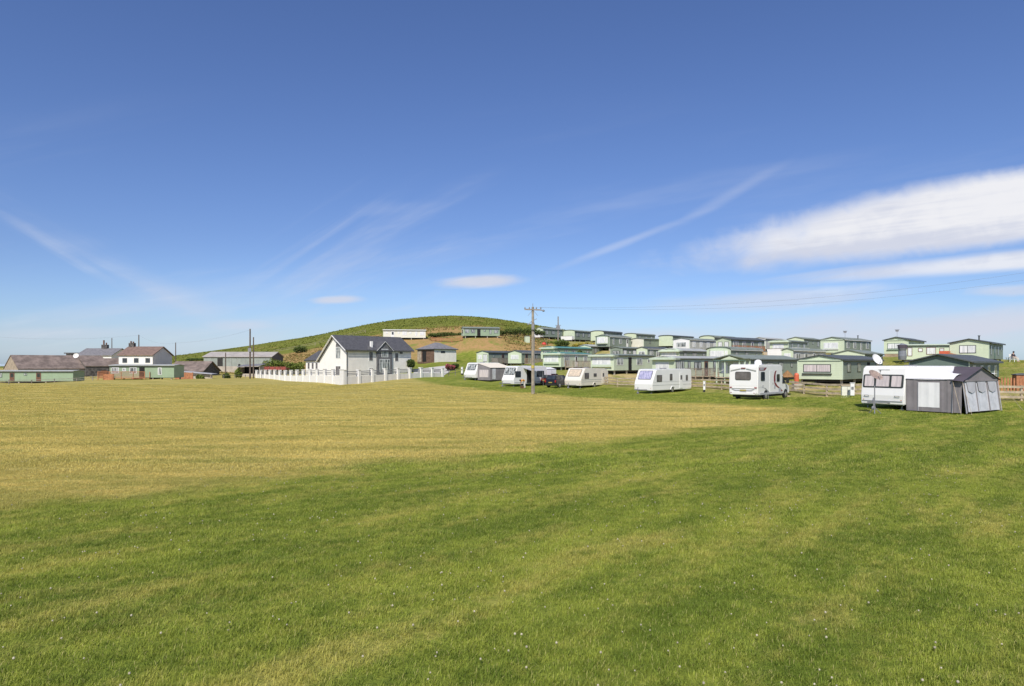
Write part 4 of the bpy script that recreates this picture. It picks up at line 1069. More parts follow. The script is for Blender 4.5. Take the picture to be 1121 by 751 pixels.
    def ribbon(pts, w0, w1, mk, nm):
        s = MB(); n = len(pts)
        for k in range(n-1):
            a0, a1 = pts[k], pts[k+1]; wa = w0+(w1-w0)*k/(n-1); wb = w0+(w1-w0)*(k+1)/(n-1)
            s.prism([(hw+.002, a0[0]-wa, a0[1]),(hw+.002, a0[0]+wa, a0[1]),(hw+.002, a1[0]+wb, a1[1]),(hw+.002, a1[0]-wb, a1[1])], (.006,0,0))
        s.build(nm, M[mk], root)
    ribbon([(3.75+.42*math.cos(R(t)), 1.75+.62*math.sin(R(t))) for t in range(105, 236, 13)] + [(3.75,1.08),(4.3,.90),(4.85,.62)], .13, .22, 'maroon', 'swoosh')
    s = MB(); s.prism([(hw+.002,.25,2.62),(hw+.002,1.75,2.62),(hw+.002,1.35,2.38),(hw+.002,.30,2.38)], (.006,0,0)); s.build('swoosh', M['maroon'], root)
    s = MB(); s.prism([(hw+.009,.42,2.58),(hw+.009,1.30,2.58),(hw+.009,1.1,2.44),(hw+.009,.42,2.44)], (.006,0,0)); s.build('graphic', M['awnl'], root)
    ribbon([(.2,1.06),(.8,1.05),(1.4,.95),(1.9,.72),(2.2,.58)], .10, .14, 'silverg', 'swoosh')
    s = MB(); s.box(hw-.02, hw+.05, .3, Lb-.1, .44, .60); s.build('side_skirt', M['awnl'], root)
    wheel(root, hw+.03, 1.55, .34, .22); wheel(root, -hw-.03, 1.55, .34, .22, -1)
    s = MB(); s.tube([(hw-.03, 1.55, .38), (hw+.006, 1.55, .38)], .42, 20); s.build('wheel_arch', M['black'], root)
    wheel(root, cw+.03, Lb+.95, .34, .22); wheel(root, -cw-.03, Lb+.95, .34, .22, -1)
    s = MB(); s.tube([(cw-.03, Lb+.95, .36), (cw+.006, Lb+.95, .36)], .43, 20); s.build('wheel_arch', M['black'], root)
    s = MB(); s.box(-hw+.2, hw-.2, .3, Lb+1.5, .24, .45); s.build('chassis', M['under'], root)
    s = MB(); s.tube([(.2,2.4,2.85),(.2,2.4,2.98),(.2,2.4,3.16),(.2,2.4,3.26)], [.30,.30,.26,.10], 16); s.build('satellite_dome', M['white'], root, smooth=False)
    s = MB(); s.box(-.6, .0, 3.4, 4.0, 2.85, 2.94); s.build('roof_light', M['grime'], root)
    s = MB(); s.tube([(hw+.02, 2.0, .42),(hw+.06, 2.0, .0)], .02, 6); s.build('steady', M['grime'], root)
    return root
motorhome()

# ------------------------------------------------------------------ cars
def car(px, Y, ad, label, paint, L=4.4, W=1.8, hgt=1.65, estate=True):
    a = R(ad); x0 = atp(px, Y); f = (-math.cos(a), math.sin(a)); x, y = x0+f[0]*W/2, Y+f[1]*W/2
    root = empty('parked_car', (x, y, H(x, y)), -a, label, 'car', 'cars parked between the touring caravans'); hw = W/2
    s = MB(); pr = [(.06,.30),(L-.08,.30),(L,.55),(L-.06,.80),(L-1.15,1.0),(L-1.2,1.02),(.10,1.02),(.0,.75)]
    s.prism([(-hw,q,z) for q,z in pr], (W,0,0)); s.build('body', M[paint], root, bevel=.07)
    s = MB(); k = hw-.12
    top = [(.35,hgt),(2.3,hgt),( L-1.2,1.0),(.12,1.0)]
    i = len(s.v)
    for q, z in top:
        xx = hw-.26 if z > 1.1 else hw-.04
        s.v += [(-xx,q,z),(xx,q,z)]
    s.f += [(0,1,3,2),(2,3,5,4),(6,7,1,0),(1,7,5,3),(0,2,4,6)]; s.mi += [0]*5
    cab = s.build('cabin', M[paint], root, bevel=.04)
    P0, P1 = Vector((0,.12,1.0)), Vector((0,.35,hgt)); vv = (P1-P0).normalized()
    window(root, P0.lerp(P1,.52), UX, vv, W*.70, .5, 'black', 'glass', r=.06, fw=.03)
    def sidept(q, t):
        return Vector((hw-.04 - .22*t, q, 1.0+(hgt-1.0)*t))
    nv = (sidept(0,1)-sidept(0,0)).normalized()
    for (q, w) in ((.72,.55),(1.42,.75),(2.2,.70)):
        s = MB(); p = sidept(q,.5); s.panel(p, UY, nv, w, .42, .012, .05); s.build('side_window', M['glass'], root)
    P0, P1 = Vector((0,L-1.2,1.0)), Vector((0,2.3,hgt)); vv = (P1-P0).normalized()
    window(root, P0.lerp(P1,.5), -UX, vv, W*.68, .85, 'black', 'glass', r=.06, fw=.03)
    for sx in (-1,1):
        s = MB(); s.panel((sx*(hw-.14), .02, .88), UX, UZ, .20, .30, .05, .04); s.build('tail_lamp', M['redl'], root)
        s = MB(); s.panel((sx*(hw-.25), L-.03, .68), -UX, UZ, .3, .14, .04, .04); s.build('headlamp', M['steel'], root)
        for yy in (.85, L-.9): wheel(root, sx*(hw+.01), yy, .33, .22, sx)
    s = MB(); s.panel((0, .005, .72), UX, UZ, .52, .12, .03); s.build('number_plate', M['yellow'], root)
    s = MB(); s.panel((0, .02, .45), UX, UZ, W*.92, .2, .07, .05); s.build('bumper', M['black'], root)
    return root
car(609, 87, 36, 'black estate car parked between the rounded white caravan and the cream caravan', 'carblk', L=4.3)
car(601.5, 92, 40, 'dark red car half hidden behind the black car', 'carred', L=3.8, hgt=1.45)

# ------------------------------------------------------------------ telegraph poles and wires
def pole(px, py_top, Y, label, mk='poled', r=.13, base=None, arm=False, name='telegraph_pole', group='telegraph poles', lean=0):
    x = atp(px, Y); zb = H(x, Y); h = zat(py_top, Y) - zb
    root = empty(name, (x, Y, zb), 0, label, 'telegraph pole', group)
    s = MB(); s.tube([(0,0,-.3),(lean*.5,0,h*.5),(lean,0,h)], r, 10, r2=r*.72); s.build('pole_shaft', M[mk], root)
    return root, x, Y, zb+h
mp, mx_, my_, mz_ = pole(583.3, 336, 69, 'tall weathered telegraph pole with crossarm and yellow band standing on the grass', 'pole', .17)
h = mz_ - mp.location.z
s = MB(); s.bar((-.85,-.12,h-.25),(.85,-.12,h-.32), .10, .13); s.bar((-.5,-.1,h-.9),(0,-.14,h-.3), .03); s.bar((.5,-.1,h-.9),(0,-.14,h-.3), .03); s.build('crossarm', M['woodg'], mp)
s = MB(); 
for xx in (-.8,-.35,.35,.8): s.tube([(xx,-.12,h-.22),(xx,-.12,h-.12),(xx,-.12,h-.02)], [.05,.07,.03], 8)
s.tube([(0,0,h),(0,0,h+.35)], .03, 6); s.tube([(.8,-.12,h-.30),(1.05,-.2,h-.42),(1.15,-.2,h-.35)], [.03,.10,.12], 8)
s.build('insulator', M['grime'], mp)
s = MB(); s.bar((-.45,-.15,h-1.75),(-.1,-.15,h-1.45), .06); s.bar((.1,-.15,h-1.35),(.4,-.15,h-1.2), .06); s.bar((-.55,-.15,h-1.78),(-.35,-.15,h-1.72), .12); s.box(-.14,.14,-.30,-.16,h-2.3,h-1.7); s.build('bracket', M['grime'], mp)
s = MB(); s.tube([(0,0,2.6),(0,0,2.9)], .175, 12); s.build('warning_band', M['yel'], mp)
s = MB(); s.tube([(.16,-.06,0.1),(.15,-.05,h-1.6)], .025, 6); s.build('cable_guard', M['grime'], mp)
lp = []
for (px_, pt, Y_, lb, r_) in ((122.5,370,165,'thin distant telegraph pole above the grey roofed house',.12),(152,366.5,150,'telegraph pole rising behind the brown roofed white house',.14),
        (192.3,375,150,'telegraph pole at the right gable of the white house',.12),(247,386,134,'short telegraph pole standing before the large grey shed',.13),
        (273.8,360,128,'tall dark telegraph pole, left one of the pair beside the white pier wall',.17),(277.5,369,131,'slightly shorter telegraph pole, right one of the pair beside the white pier wall',.14)):
    lp.append(pole(px_, pt, Y_, lb, r=r_))
s = MB(); hh_ = lp[4][3]-lp[4][0].location.z
s.box(-.3,.3,-.3,-.16,hh_-4.3,hh_-3.6); s.build('transformer_box', M['grime'], lp[4][0])
mast, mx2, my2, mz2 = pole(611, 346.5, 188, 'dark wooden mast with a box, behind the left of the top caravan row', r=.22, mk='woodg', name='mast')
mast['category'] = 'mast'; s = MB(); h2 = mz2-mast.location.z; s.box(-.5,.5,-.4,.4,h2-3.6,h2-2.6); s.box(-.75,.75,-.1,.1,h2-2.5,h2-2.35); s.build('equipment_box', M['grime'], mast)
def wire(p, q, sag, label, r=.012):
    p = Vector(p); q = Vector(q); s = MB(); n = 24
    c0 = p
    s.tube([(p.lerp(q, i/n) - Vector((0,0,sag*4*(i/n)*(1-i/n)))) - c0 for i in range(n+1)], r, 4, caps=False)
    o = s.build('overhead_wire', M['grime']); o.location = p; tag(o, label, 'wire', 'overhead wires'); return o
tz = mz_-.05
qx = atp(1210, 60)
wire((mx_+.8, my_-.12, tz), (qx, 60, zat(284,60)), 1.3, 'upper thin overhead wire running right from the crossarm of the tall pole', .006)
wire((mx_+.35, my_-.12, tz), (qx, 62, zat(296,62)), 1.4, 'lower thin overhead wire running right from the crossarm of the tall pole', .006)
wire((lp[4][1], lp[4][2], lp[4][3]-.2), (lp[2][1], lp[2][2], lp[2][3]-.1), .5, 'thin wire between the tall dark pole and the pole at the white house gable', .009)
wire((lp[2][1], lp[2][2], lp[2][3]-.1), (lp[1][1], lp[1][2], lp[1][3]-.1), .8, 'thin wire above the brown roofed white house', .009)
wire((lp[1][1], lp[1][2], lp[1][3]-.1), (atp(-60,150), 150, zat(363,150)), 1.2, 'thin wire crossing the sky above the old barns', .009)

# ------------------------------------------------------------------ white pier wall
def pierwall():
    root = empty('garden_wall', (atp(373,92), 92, H(atp(373,92),92)), 0, 'white rendered garden wall with square piers around the slate roofed house', 'wall')
    o = Vector(root.location)
    def run(pts_px, nm):
        PT = [(Vector((atp(p,Y),Y,0)), hb, hp) for p,Y,hb,hp in pts_px]
        b = MB(); pr = MB(); inf = MB()
        for k,(p,hb,hp) in enumerate(PT):
            z = H(p.x,p.y); q = p-o; zz = z-o.z
            w = .22
            d = (PT[min(k+1,len(PT)-1)][0]-PT[max(k-1,0)][0]).normalized(); n = Vector((-d.y,d.x,0))
            c4 = [q+d*w+n*w, q-d*w+n*w, q-d*w-n*w, q+d*w-n*w]
            pm = MB(); pm.prism([(c.x,c.y,zz-.4) for c in c4], (0,0,.4+hp)); 
            c5 = [q+(c-q)*1.25 for c in c4]; pm.prism([(c.x,c.y,zz+hp+.003) for c in c5], (0,0,.08)); pm.build('pier', M['render'], root)
            if k < len(PT)-1:
                q2 = PT[k+1][0]-o; z2 = H(PT[k+1][0].x,PT[k+1][0].y)-o.z; hb2 = PT[k+1][1]
                e0 = q+d*w; dd = (q2-q).normalized(); e0 = q+dd*(w+.01); e1 = q2-dd*(w+.01); m_ = n*.11
                b.v += [tuple(Vector((v.x,v.y,zt_))) for v,zt_ in ((e0-m_,zz-.4),(e1-m_,z2-.4),(e1+m_,z2-.4),(e0+m_,zz-.4),(e0-m_,zz+hb),(e1-m_,z2+hb2),(e1+m_,z2+hb2),(e0+m_,zz+hb))]
                i = len(b.v)-8
                for f_ in ((0,3,2,1),(4,5,6,7),(0,1,5,4),(1,2,6,5),(2,3,7,6),(3,0,4,7)): b.f.append(tuple(i+t for t in f_)); b.mi.append(0)
                for t in (.25,.5,.78):
                    za = zz+hb+(hp-hb)*t; zb2 = z2+hb2+(PT[k+1][2]-hb2)*t
                    inf.bar((e0.x,e0.y,za),(e1.x,e1.y,zb2), .05, .10)
        b.build('wall_base', M['render' if nm == 'l' else 'renderg'], root); inf.build('railing', M['grime'], root)  # right run uses the render with shade in its colour
    def interp(a0, a1, n, lastskip=False):
        # equal spacing in world
        p0 = Vector((atp(a0[0],a0[1]),a0[1])); p1 = Vector((atp(a1[0],a1[1]),a1[1])); out = []
        for i in range(n):
            t = i/(n-1); p = p0.lerp(p1,t); out.append((560.5+F*p.x/p.y, p.y, a0[2]+(a1[2]-a0[2])*t, a0[3]+(a1[3]-a0[3])*t))
        return out
    run(interp((374,92,1.15,2.05),(281,136,.70,1.5),15), 'l')
    run(interp((377,92.3,1.1,1.95),(484,110,.6,1.35),9), 'r')
pierwall()

# ------------------------------------------------------------------ generic gabled building with local frame like the caravans
def gabled(X0, Y, ad, W, L, e, rise, label, wall, roof, zg=None, hip=0, over=.3, name='building', cat='building', apex=0.0, eL=None, rise_side=None):
    a = R(ad); f = (-math.cos(a), math.sin(a)); x, y = X0+f[0]*W/2, Y+f[1]*W/2
    z = zg if zg is not None else H(x, y)
    root = empty(name, (x, y, z), -a, label, cat); hw = W/2; eL = e if eL is None else eL; ax = hw*apex
    s = MB()
    if not hip:
        s.prism([(-hw,0,-.5),(hw,0,-.5),(hw,0,e),(ax,0,e+rise),(-hw,0,eL)], (0,L,0)); s.build('wall', M[wall], root)
        s = MB(); sr = rise/(hw-ax); sl = (e+rise-eL)/(hw+ax); t = .14
        up = [(hw+over, e-over*sr+.03),(ax, e+rise+.03),(-hw-over, eL-over*sl+.03)]
        s.prism([(q,-over,z_) for q,z_ in up]+[(q,-over,z_+t) for q,z_ in reversed(up)], (0,L+2*over,0)); s.build('roof', M[roof], root)
    else:
        s.box(-hw,hw,0,L,-.5,e); s.build('wall', M[wall], root)
        s = MB(); o_ = over; q = hw+o_
        A_ = [(-q,-o_,e),(q,-o_,e),(q,L+o_,e),(-q,L+o_,e)]; r0 = (0,hip,e+rise); r1 = (0,L-hip,e+rise)
        s.quad(*A_[::-1]); s.quad(A_[0],A_[1],r0); s.quad(A_[1],A_[2],r1,r0); s.quad(A_[2],A_[3],r1); s.quad(A_[3],A_[0],r0,r1)
        s.build('roof', M[roof], root)
        s = MB(); s.box(-q-.01,q+.01,-o_-.01,L+o_+.01,e-.16,e-.004); s.build('fascia', M['dframe'], root)
    root['W'] = W; root['L'] = L
    return root
def wl(root, xl, xr, ye, Y, ad): pass

# --- the white house
Y = 118; a = R(42); X0 = atp(379, Y); ul = (350-560.5)/F; ur = (450-560.5)/F
W = (X0-ul*Y)/(math.cos(a)+ul*math.sin(a)); L = (ur*Y-X0)/(math.sin(a)-ur*math.cos(a)); print('house W %.1f L %.1f' % (W, L))
zg = zat(417, Y)
ho = gabled(X0, Y, 42, W, L, 5.55, 2.35, 'large white rendered house with slate roof and bright white gable', 'render', 'slate', zg, over=.45, name='house', cat='house', apex=.12, eL=3.7)
hw = W/2
# bargeboards
s = MB(); ax = hw*.12; sr = 2.35/(hw-ax); sl = (7.9-3.7)/(hw+ax)
s.bar((hw+.45,-.48,5.55-.45*sr),(ax,-.48,7.93), .06, .26, up=(0,1,0)); s.bar((-hw-.45,-.48,3.7-.45*sl),(ax,-.48,7.93), .06, .26, up=(0,1,0)); s.build('bargeboard', M['white'], ho)
window(ho, (hw*.42,0,4.9), UX, UZ, 1.5, 2.0, 'upvc', 'half', mull=1, tran=True); window(ho, (hw*.42,0,1.75), UX, UZ, 1.5, 1.7, 'upvc', 'glassm', mull=1)
s = MB(); s.prism([(hw*.42-.75,-.01,5.95),(hw*.42+.75,-.01,5.95),(hw*.30,-.01,6.9)], (0,-.03,0)); s.build('window', M['glassm'], ho)
# facade: overlay with shade greyed into the render, stone bay, windows
s = MB(); s.box(hw+.0,hw+.02,.3,L-.05,-.5,5.4); s.build('facade_shade', M['renderg'], ho)
yb = L*.56
s = MB(); s.box(hw+.022,hw+.35,yb-1.7,yb+1.6,-.5,5.45); s.prism([(hw+.35,yb-1.7,5.45),(hw+.35,yb+1.6,5.45),(hw+.35,yb-.05,6.9)], (-2.6,0,0)); bay = s.build('stone_bay', M['stoneg'], ho)
s = MB(); s.bar((hw+.40,yb-1.95,5.25),(hw+.40,yb-.05,7.0), .06,.28, up=(1,0,0)); s.bar((hw+.40,yb+1.85,5.25),(hw+.40,yb-.05,7.0), .06,.28, up=(1,0,0)); s.build('bargeboard', M['white'], bay)
s = MB(); s.prism([(hw+.5,yb-2.0,5.32),(hw+.5,yb-.05,7.1),(hw+.5,yb+1.9,5.32),(hw+.5,yb+1.75,5.25),(hw+.5,yb-.05,6.93),(hw+.5,yb-1.85,5.25)], (-3.6,0,0)); s.build('bay_roof', M['slate'], bay)
window(bay, (hw+.35,yb-.05,4.9), UY, UZ, 1.5, 1.5, 'upvc', 'half', mull=1, tran=True); window(bay, (hw+.35,yb-.05,2.6), UY, UZ, 2.3, 2.4, 'upvc', 'half', mull=3, tran=True)
for (t, z_, w_, h_) in ((.36,4.3,.9,1.7),(.36,1.3,.9,1.9),(.76,4.2,.85,1.6),(.76,1.2,.85,1.8)):
    window(ho, (hw+.022, L*t, z_), UY, UZ, w_, h_, 'upvc', 'glassm')
s = MB(); s.box(hw+.45,hw+.55,-.4,L+.4,5.12,5.24); s.tube([(hw+.10,.12,5.1),(hw+.10,.12,-.2)], .06, 8); s.build('gutter', M['dframe'], ho)
s = MB(); s.panel((hw+.05,L*.83,5.0), UY, UZ, .5,.4,.2); s.build('wall_lamp', M['stoneg'], ho)
s = MB(); s.box(hw-.7,hw-.3,yb-2.6,yb-2.2,5.8,7.0); s.build('chimney', M['render'], ho)
# garage wing left of the gable
Yg = 132; gx0 = atp(352, Yg)
gr = gabled(gx0, Yg, 42, 5.6, 7.5, 2.6, 1.9, 'low white garage with dark slate roof left of the white house', 'render', 'slate', zat(409,Yg), hip=1.2, over=.3, name='garage', cat='garage')
for t in (-.62,-.1,.4): window(gr, (2.8*t,0,1.5), UX, UZ, .8, 1.3, 'upvc', 'glassm')
# hut on the terrace
Yh = 150; hx0 = atp(475.5, Yh)
hu = gabled(hx0, Yh, 46, 6.2, 6.2, 2.75, 1.5, 'square hut with grey hipped slate roof and one white wall, on the terrace', 'renderg', 'slateg', zat(395.5,Yh), hip=2.6, over=.35, name='outbuilding', cat='outbuilding')
s = MB(); s.box(-3.1,3.1,-.03,-.002,-.5,2.58); s.build('timber_wall', M['woodk'], hu)
s = MB(); s.box(-1.2,.2,-.06,-.032,-.1,2.3); s.build('doorway', M['dark'], hu)
s = MB(); s.box(-3.1,-1.6,-.06,-.032,-.1,2.4); s.build('stone_panel', M['stonet'], hu)
window(hu, (3.1,2.4,2.05), UY, UZ, 1.2, .45, 'dframe', 'glass')
s = MB(); s.panel((3.1,.9,2.1), UY, UZ, .25,.2,.06); s.build('wall_lamp', M['awnl'], hu)

# ------------------------------------------------------------------ farm at the left (long sides face the camera)
def longb(pxl, pxr, Y, ad, W, eh, rise, base, label, wall, roof, name, cat, over=.25, slope=0):
    X0 = atp(pxl, Y); a = R(ad); ur = (pxr-560.5)/F
    L = (ur*Y-X0)/(math.sin(a)-ur*math.cos(a))
    return gabled(X0, Y, ad, W, L, eh, rise, label, wall, roof, zat(base,Y), over=over, name=name, cat=cat)
# long side normal for angle 90 is toward the camera
b1 = longb(20, 93.5, 126, 40, 9.2, 2.85, 2.5, 421, 'old long barn with weathered brown slate roof and tan gable at the far left', 'stonet', 'oldslate', 'barn', 'barn', .1)
s = MB(); s.box(4.602,4.63,0,b1['L']+.05,-.5,2.7); s.build('stone_face', M['stoned'], b1)
b2 = longb(94, 119, 134, 40, 8.5, 3.4, 2.0, 420, 'dark rubble stone barn with brown slate roof right of the long old barn', 'stoned', 'oldslate', 'barn', 'barn', .15)
s = MB(); s.box(4.302,4.33,b2['L']-1.4,b2['L']-.3,.3,2.6); s.build('door', M['brown'], b2)
b3 = longb(115, 133, 140, 46, 7, 3.1, 1.6, 418, 'small brown roofed outbuilding between the stone barn and the white house', 'stoned', 'oldslate', 'barn', 'barn')
b4 = longb(84.5, 122, 160, 90, 8, 6.2, 1.6, 418, 'white house with pale grey slate roof and dark chimney behind the barns', 'render', 'slateg', 'house', 'house', .3)
s = MB(); s.box(-.4,.4,b4['L']*.52-.7,b4['L']*.52+.7,7.3,8.8); ch = s.build('chimney', M['stoned'], b4)
s = MB(); s.tube([(0,b4['L']*.52-.3,8.8),(0,b4['L']*.52-.3,9.9)], .18, 8); s.tube([(0,b4['L']*.52+.3,8.8),(0,b4['L']*.52+.3,9.3)], .15, 8); s.build('chimney_pot', M['brown'], ch)
for t in (.3,.62): window(b4, (4.0,b4['L']*t,5.2), UY, UZ, 1.4,.9, 'upvc','glassm')
s = MB(); s.box(1.0,4.0,-2.6,-.32,3.0,6.6); fl = s.build('side_extension', M['stoned'], b4)
s = MB(); s.box(.8,4.2,-3.0,-.32,6.6,6.85); s.build('flat_roof', M['slate'], b4)
b5 = longb(130, 167, 140, 90, 8, 5.2, 1.7, 416.5, 'white house with brown tiled roof and grey gable behind the decked green caravan', 'render', 'tileb', 'house', 'house', .3)
for t in (.18,.52,.86): window(b5, (4.0,b5['L']*t,4.1), UY, UZ, 1.1,1.1, 'upvc','glass')
s = MB(); s.box(-.4,.4,.0,1.1,6.3,7.8); ch = s.build('chimney', M['stoned'], b5)
s = MB(); s.tube([(0,.3,7.8),(0,.3,8.2)], .16, 8); s.tube([(0,.8,7.8),(0,.8,8.1)], .16, 8); s.build('chimney_pot', M['brown'], ch)
s = MB(); s.prism([(-4.0,b5['L']+.003,-.5),(4.0,b5['L']+.003,-.5),(4.0,b5['L']+.003,5.15),(0,b5['L']+.003,6.85),(-4.0,b5['L']+.003,5.15)], (0,.03,0)); s.build('gable_end', M['renderg'], b5)
b6 = longb(184, 222, 140, 90, 8, 1.15, 1.9, 412.5, 'low building with dark slate roof left of the large grey shed', 'stoned', 'oldslate', 'outbuilding', 'outbuilding', .3)
# big shed
b7 = longb(223, 297, 158, 84, 12, 3.95, 1.15, 409.5, 'large agricultural shed with pale corrugated roof and grey green sheeted sides', 'sheet', 'asb', 'shed', 'shed', .25)
Lb = b7['L']
s = MB(); s.box(6.01,6.08,0,Lb,-.6,1.8); s.build('block_base', M['conc'], b7)
s = MB(); s.box(6.01,6.05,Lb*.20,Lb*.28,1.81,3.7); s.build('dark_opening', M['under'], b7)
s = MB(); s.box(6.01,6.09,Lb*.51,Lb*.54,1.0,2.3); s.build('dark_opening', M['dark'], b7)
s = MB()
for i in range(1,10): s.box(6.01,6.05,Lb*i/10-.04,Lb*i/10+.04,1.81,3.7)
s.build('sheet_seam', M['roofl'], b7)
s = MB(); s.prism([(-6,Lb+.003,-.5),(6,Lb+.003,-.5),(6,Lb+.003,3.9),(0,Lb+.003,5.05),(-6,Lb+.003,3.9)], (0,.03,0)); s.build('gable_end', M['stoneg'], b7)
s = MB(); s.box(1.2,4.4,Lb+.035,Lb+.06,-.3,3.5); s.build('door', M['dframe'], b7)
# lean-to
Yl = 143; x0_, x1_ = atp(261.5,Yl), atp(284,Yl); zl = zat(412,Yl)
root = empty('lean_to', (x0_,Yl,zl), 0, 'open fronted lean-to with dark inside at the foot of the large shed', 'lean-to'); w_ = x1_-x0_
s = MB(); s.box(0,w_,3.0,3.12,-.3,2.0); s.box(-.05,.05,0,3.0,-.3,1.9); s.box(w_-.05,w_+.05,0,3.0,-.3,2.1); s.box(0.06,w_-.06,0,.12,-.3,.55); s.build('wall', M['conc'], root)
s = MB(); s.prism([(-.3,-.3,1.95),(w_+.3,-.3,2.2),(w_+.3,-.3,2.3),(-.3,-.3,2.05)], (0,3.4,.4)); s.build('roof', M['slateg'], root)
s = MB(); s.box(.06,w_-.06,2.9,2.98,-.2,2.0); s.build('dark_backing', M['dark'], root)  # near-black sheet before the rear wall, standing in for the shade inside
# pale mono-pitch roof and red fence
Yp = 128; x0_, x1_ = atp(199,Yp), atp(232,Yp); zl = zat(414,Yp)
root = empty('low_shelter', (x0_,Yp,zl), 0, 'low shelter with thin pale sloping roof behind the red fence', 'shelter'); w_ = x1_-x0_
s = MB(); s.prism([(0,0,1.15),(w_,0,.70),(w_,0,.82),(0,0,1.32)], (0,2.5,0)); s.build('roof', M['awnl'], root)
s = MB(); s.box(.3,w_-.3,.6,.7,-.4,.66); s.build('wall', M['conc'], root)
s = MB(); 
for t in (.1,.5,.95): s.box(w_*t-.06,w_*t+.06,.1,.22,-.4,.72)
s.build('post', M['wood'], root)
def boardfence(p0, p1, h, label, mk, slat=.14, gapf=.3, name='wooden_fence', base=0, every=2.0, group=None):
    P0 = Vector((*p0,0)); P1 = Vector((*p1,0)); d = (P1-P0); L = d.length; d.normalize(); n = Vector((-d.y,d.x,0))
    root = empty(name, (P0.x,P0.y,H(P0.x,P0.y)), math.atan2(d.y,d.x), label, 'fence', group); z0 = root.location.z
    s = MB(); k = int(L/every)+1; g = lambda t: H(P0.x+d.x*t,P0.y+d.y*t)-z0
    for i in range(k+1):
        t = L*i/k; s.box(t-.05,t+.05,.0,.1,g(t)-.3,g(t)+h+.05)
    s.build('post', M[mk], root)
    s = MB(); t = 0.07
    while t < L-.07:
        zz = g(t); s.box(t,t+slat*(1-gapf),-.03,-.005,zz+base,zz+base+h*(1+.03*rnd.uniform(-1,1))); t += slat
    s.build('boards', M[mk], root); return root
boardfence((atp(192,121),121),(atp(211,121),121), 1.15, 'red brown board fence at the right end of the decked green caravan', 'woodr', .2,.05)
boardfence((atp(113,106.5),106.5),(atp(124,106),106), .9, 'low rust coloured board screen left of the decked green caravan', 'woodr', .3, .05)
boardfence((atp(1088,56),56),(atp(1150,55),55), 1.15, 'see-through rust coloured paling fence at the right edge of the field', 'woodr', .22,.5)
# low boundary fence in front of the left caravans
def wirefence(pts_, h, label, mk='woodg', step=3.0, rails=(.95,), rw=.05, name='post_fence', group=None, rh=.06, pw=.10, cat='fence'):
    root = empty(name, (pts_[0][0],pts_[0][1],H(*pts_[0])), 0, label, cat, group); o = Vector(root.location)
    P = []
    for i in range(len(pts_)-1):
        a_ = Vector(pts_[i]); b_ = Vector(pts_[i+1]); k = max(1,int((b_-a_).length/step))
        for j in range(k): P.append(a_.lerp(b_,j/k))
    P.append(Vector(pts_[-1]))
    G = [Vector((p.x,p.y,H(p.x,p.y)))-o for p in P]
    for g in G:
        s = MB(); r1 = rnd.uniform(-.03,.03); s.bar(g+Vector((0,0,-.3)), g+Vector((r1,r1,h+rnd.uniform(-.04,.05))), pw*1.0, pw); s.build('post', M[mk], root)
    s = MB()
    for g, k in zip(G[:-1],G[1:]):
        for t in rails: s.bar(g+Vector((0,-pw*.5-.02,h*t)), k+Vector((0,-pw*.5-.02,h*t)), rw, rh)
    s.build('rail', M[mk], root); return root
wirefence([(atp(-15,112),112),(atp(84,113),113),(atp(120,109),109)], .75, 'weathered post fence with thin rails along the foot of the barns', 'woodg', 3.2, (.9,.5), .04)
wirefence([(atp(205,122),122),(atp(245,130),130),(atp(280,137),137)], .7, 'low rickety post fence in front of the large shed', 'woodg', 2.6, (.85,), .05)
RF = [(652,94),(676,88),(700,85),(757,79.5),(790,75),(830,69.5),(880,63.5),(905,61),(935,58.5),(1010,54),(1080,51),(1118,50),(1200,48)]
wirefence([(atp(p,Y),Y) for p,Y in RF], 1.12, 'pale three rail ranch fence running behind the parked caravans to the right edge', 'woodp', 2.6, (.93,.58,.26), .05, 'ranch_fence', rh=.17, pw=.14)
wirefence([(atp(484,112),112),(atp(505,120),120),(atp(520,124),124)], 1.0, 'short grey post fence right of the white pier wall', 'woodg', 2.2, (.9,.5), .05)
# hill fence high on the slope
wirefence([(atp(300,205),205),(atp(345,205),205),(atp(400,210),210)], 1.1, 'thin post fence along the brown bank below the bracken', 'wood', 5, (.9,.5), .05)
wirefence([(atp(472,176),176),(atp(506,171),171)], 1.0, 'rust coloured fence left of the green caravan on the hill', 'woodr', 2.5, (.9,.6,.3), .05, rh=.14)

# path terrace near the hut
def sheet(name, pts4, mk, label=None, kind='structure', lift=.03, n=12, cat=None):
    (a_,b_,c_,d_) = [Vector(p) for p in pts4]; s = MB()
    g = [[None]*(n+1) for _ in range(n+1)]
    for i in range(n+1):
        for j in range(n+1):
            p = a_.lerp(b_,i/n).lerp(d_.lerp(c_,i/n),j/n); g[i][j] = (p.x,p.y,H(p.x,p.y)+lift)
    for i in range(n):
        for j in range(n): s.quad(g[i][j],g[i+1][j],g[i+1][j+1],g[i][j+1])
    o = s.build(name, M[mk]); tag(o, label, cat, kind=kind); return o
sheet('path', [(atp(450,118),118),(atp(486,118),118),(atp(500,138),138),(atp(455,134),134)], 'path')


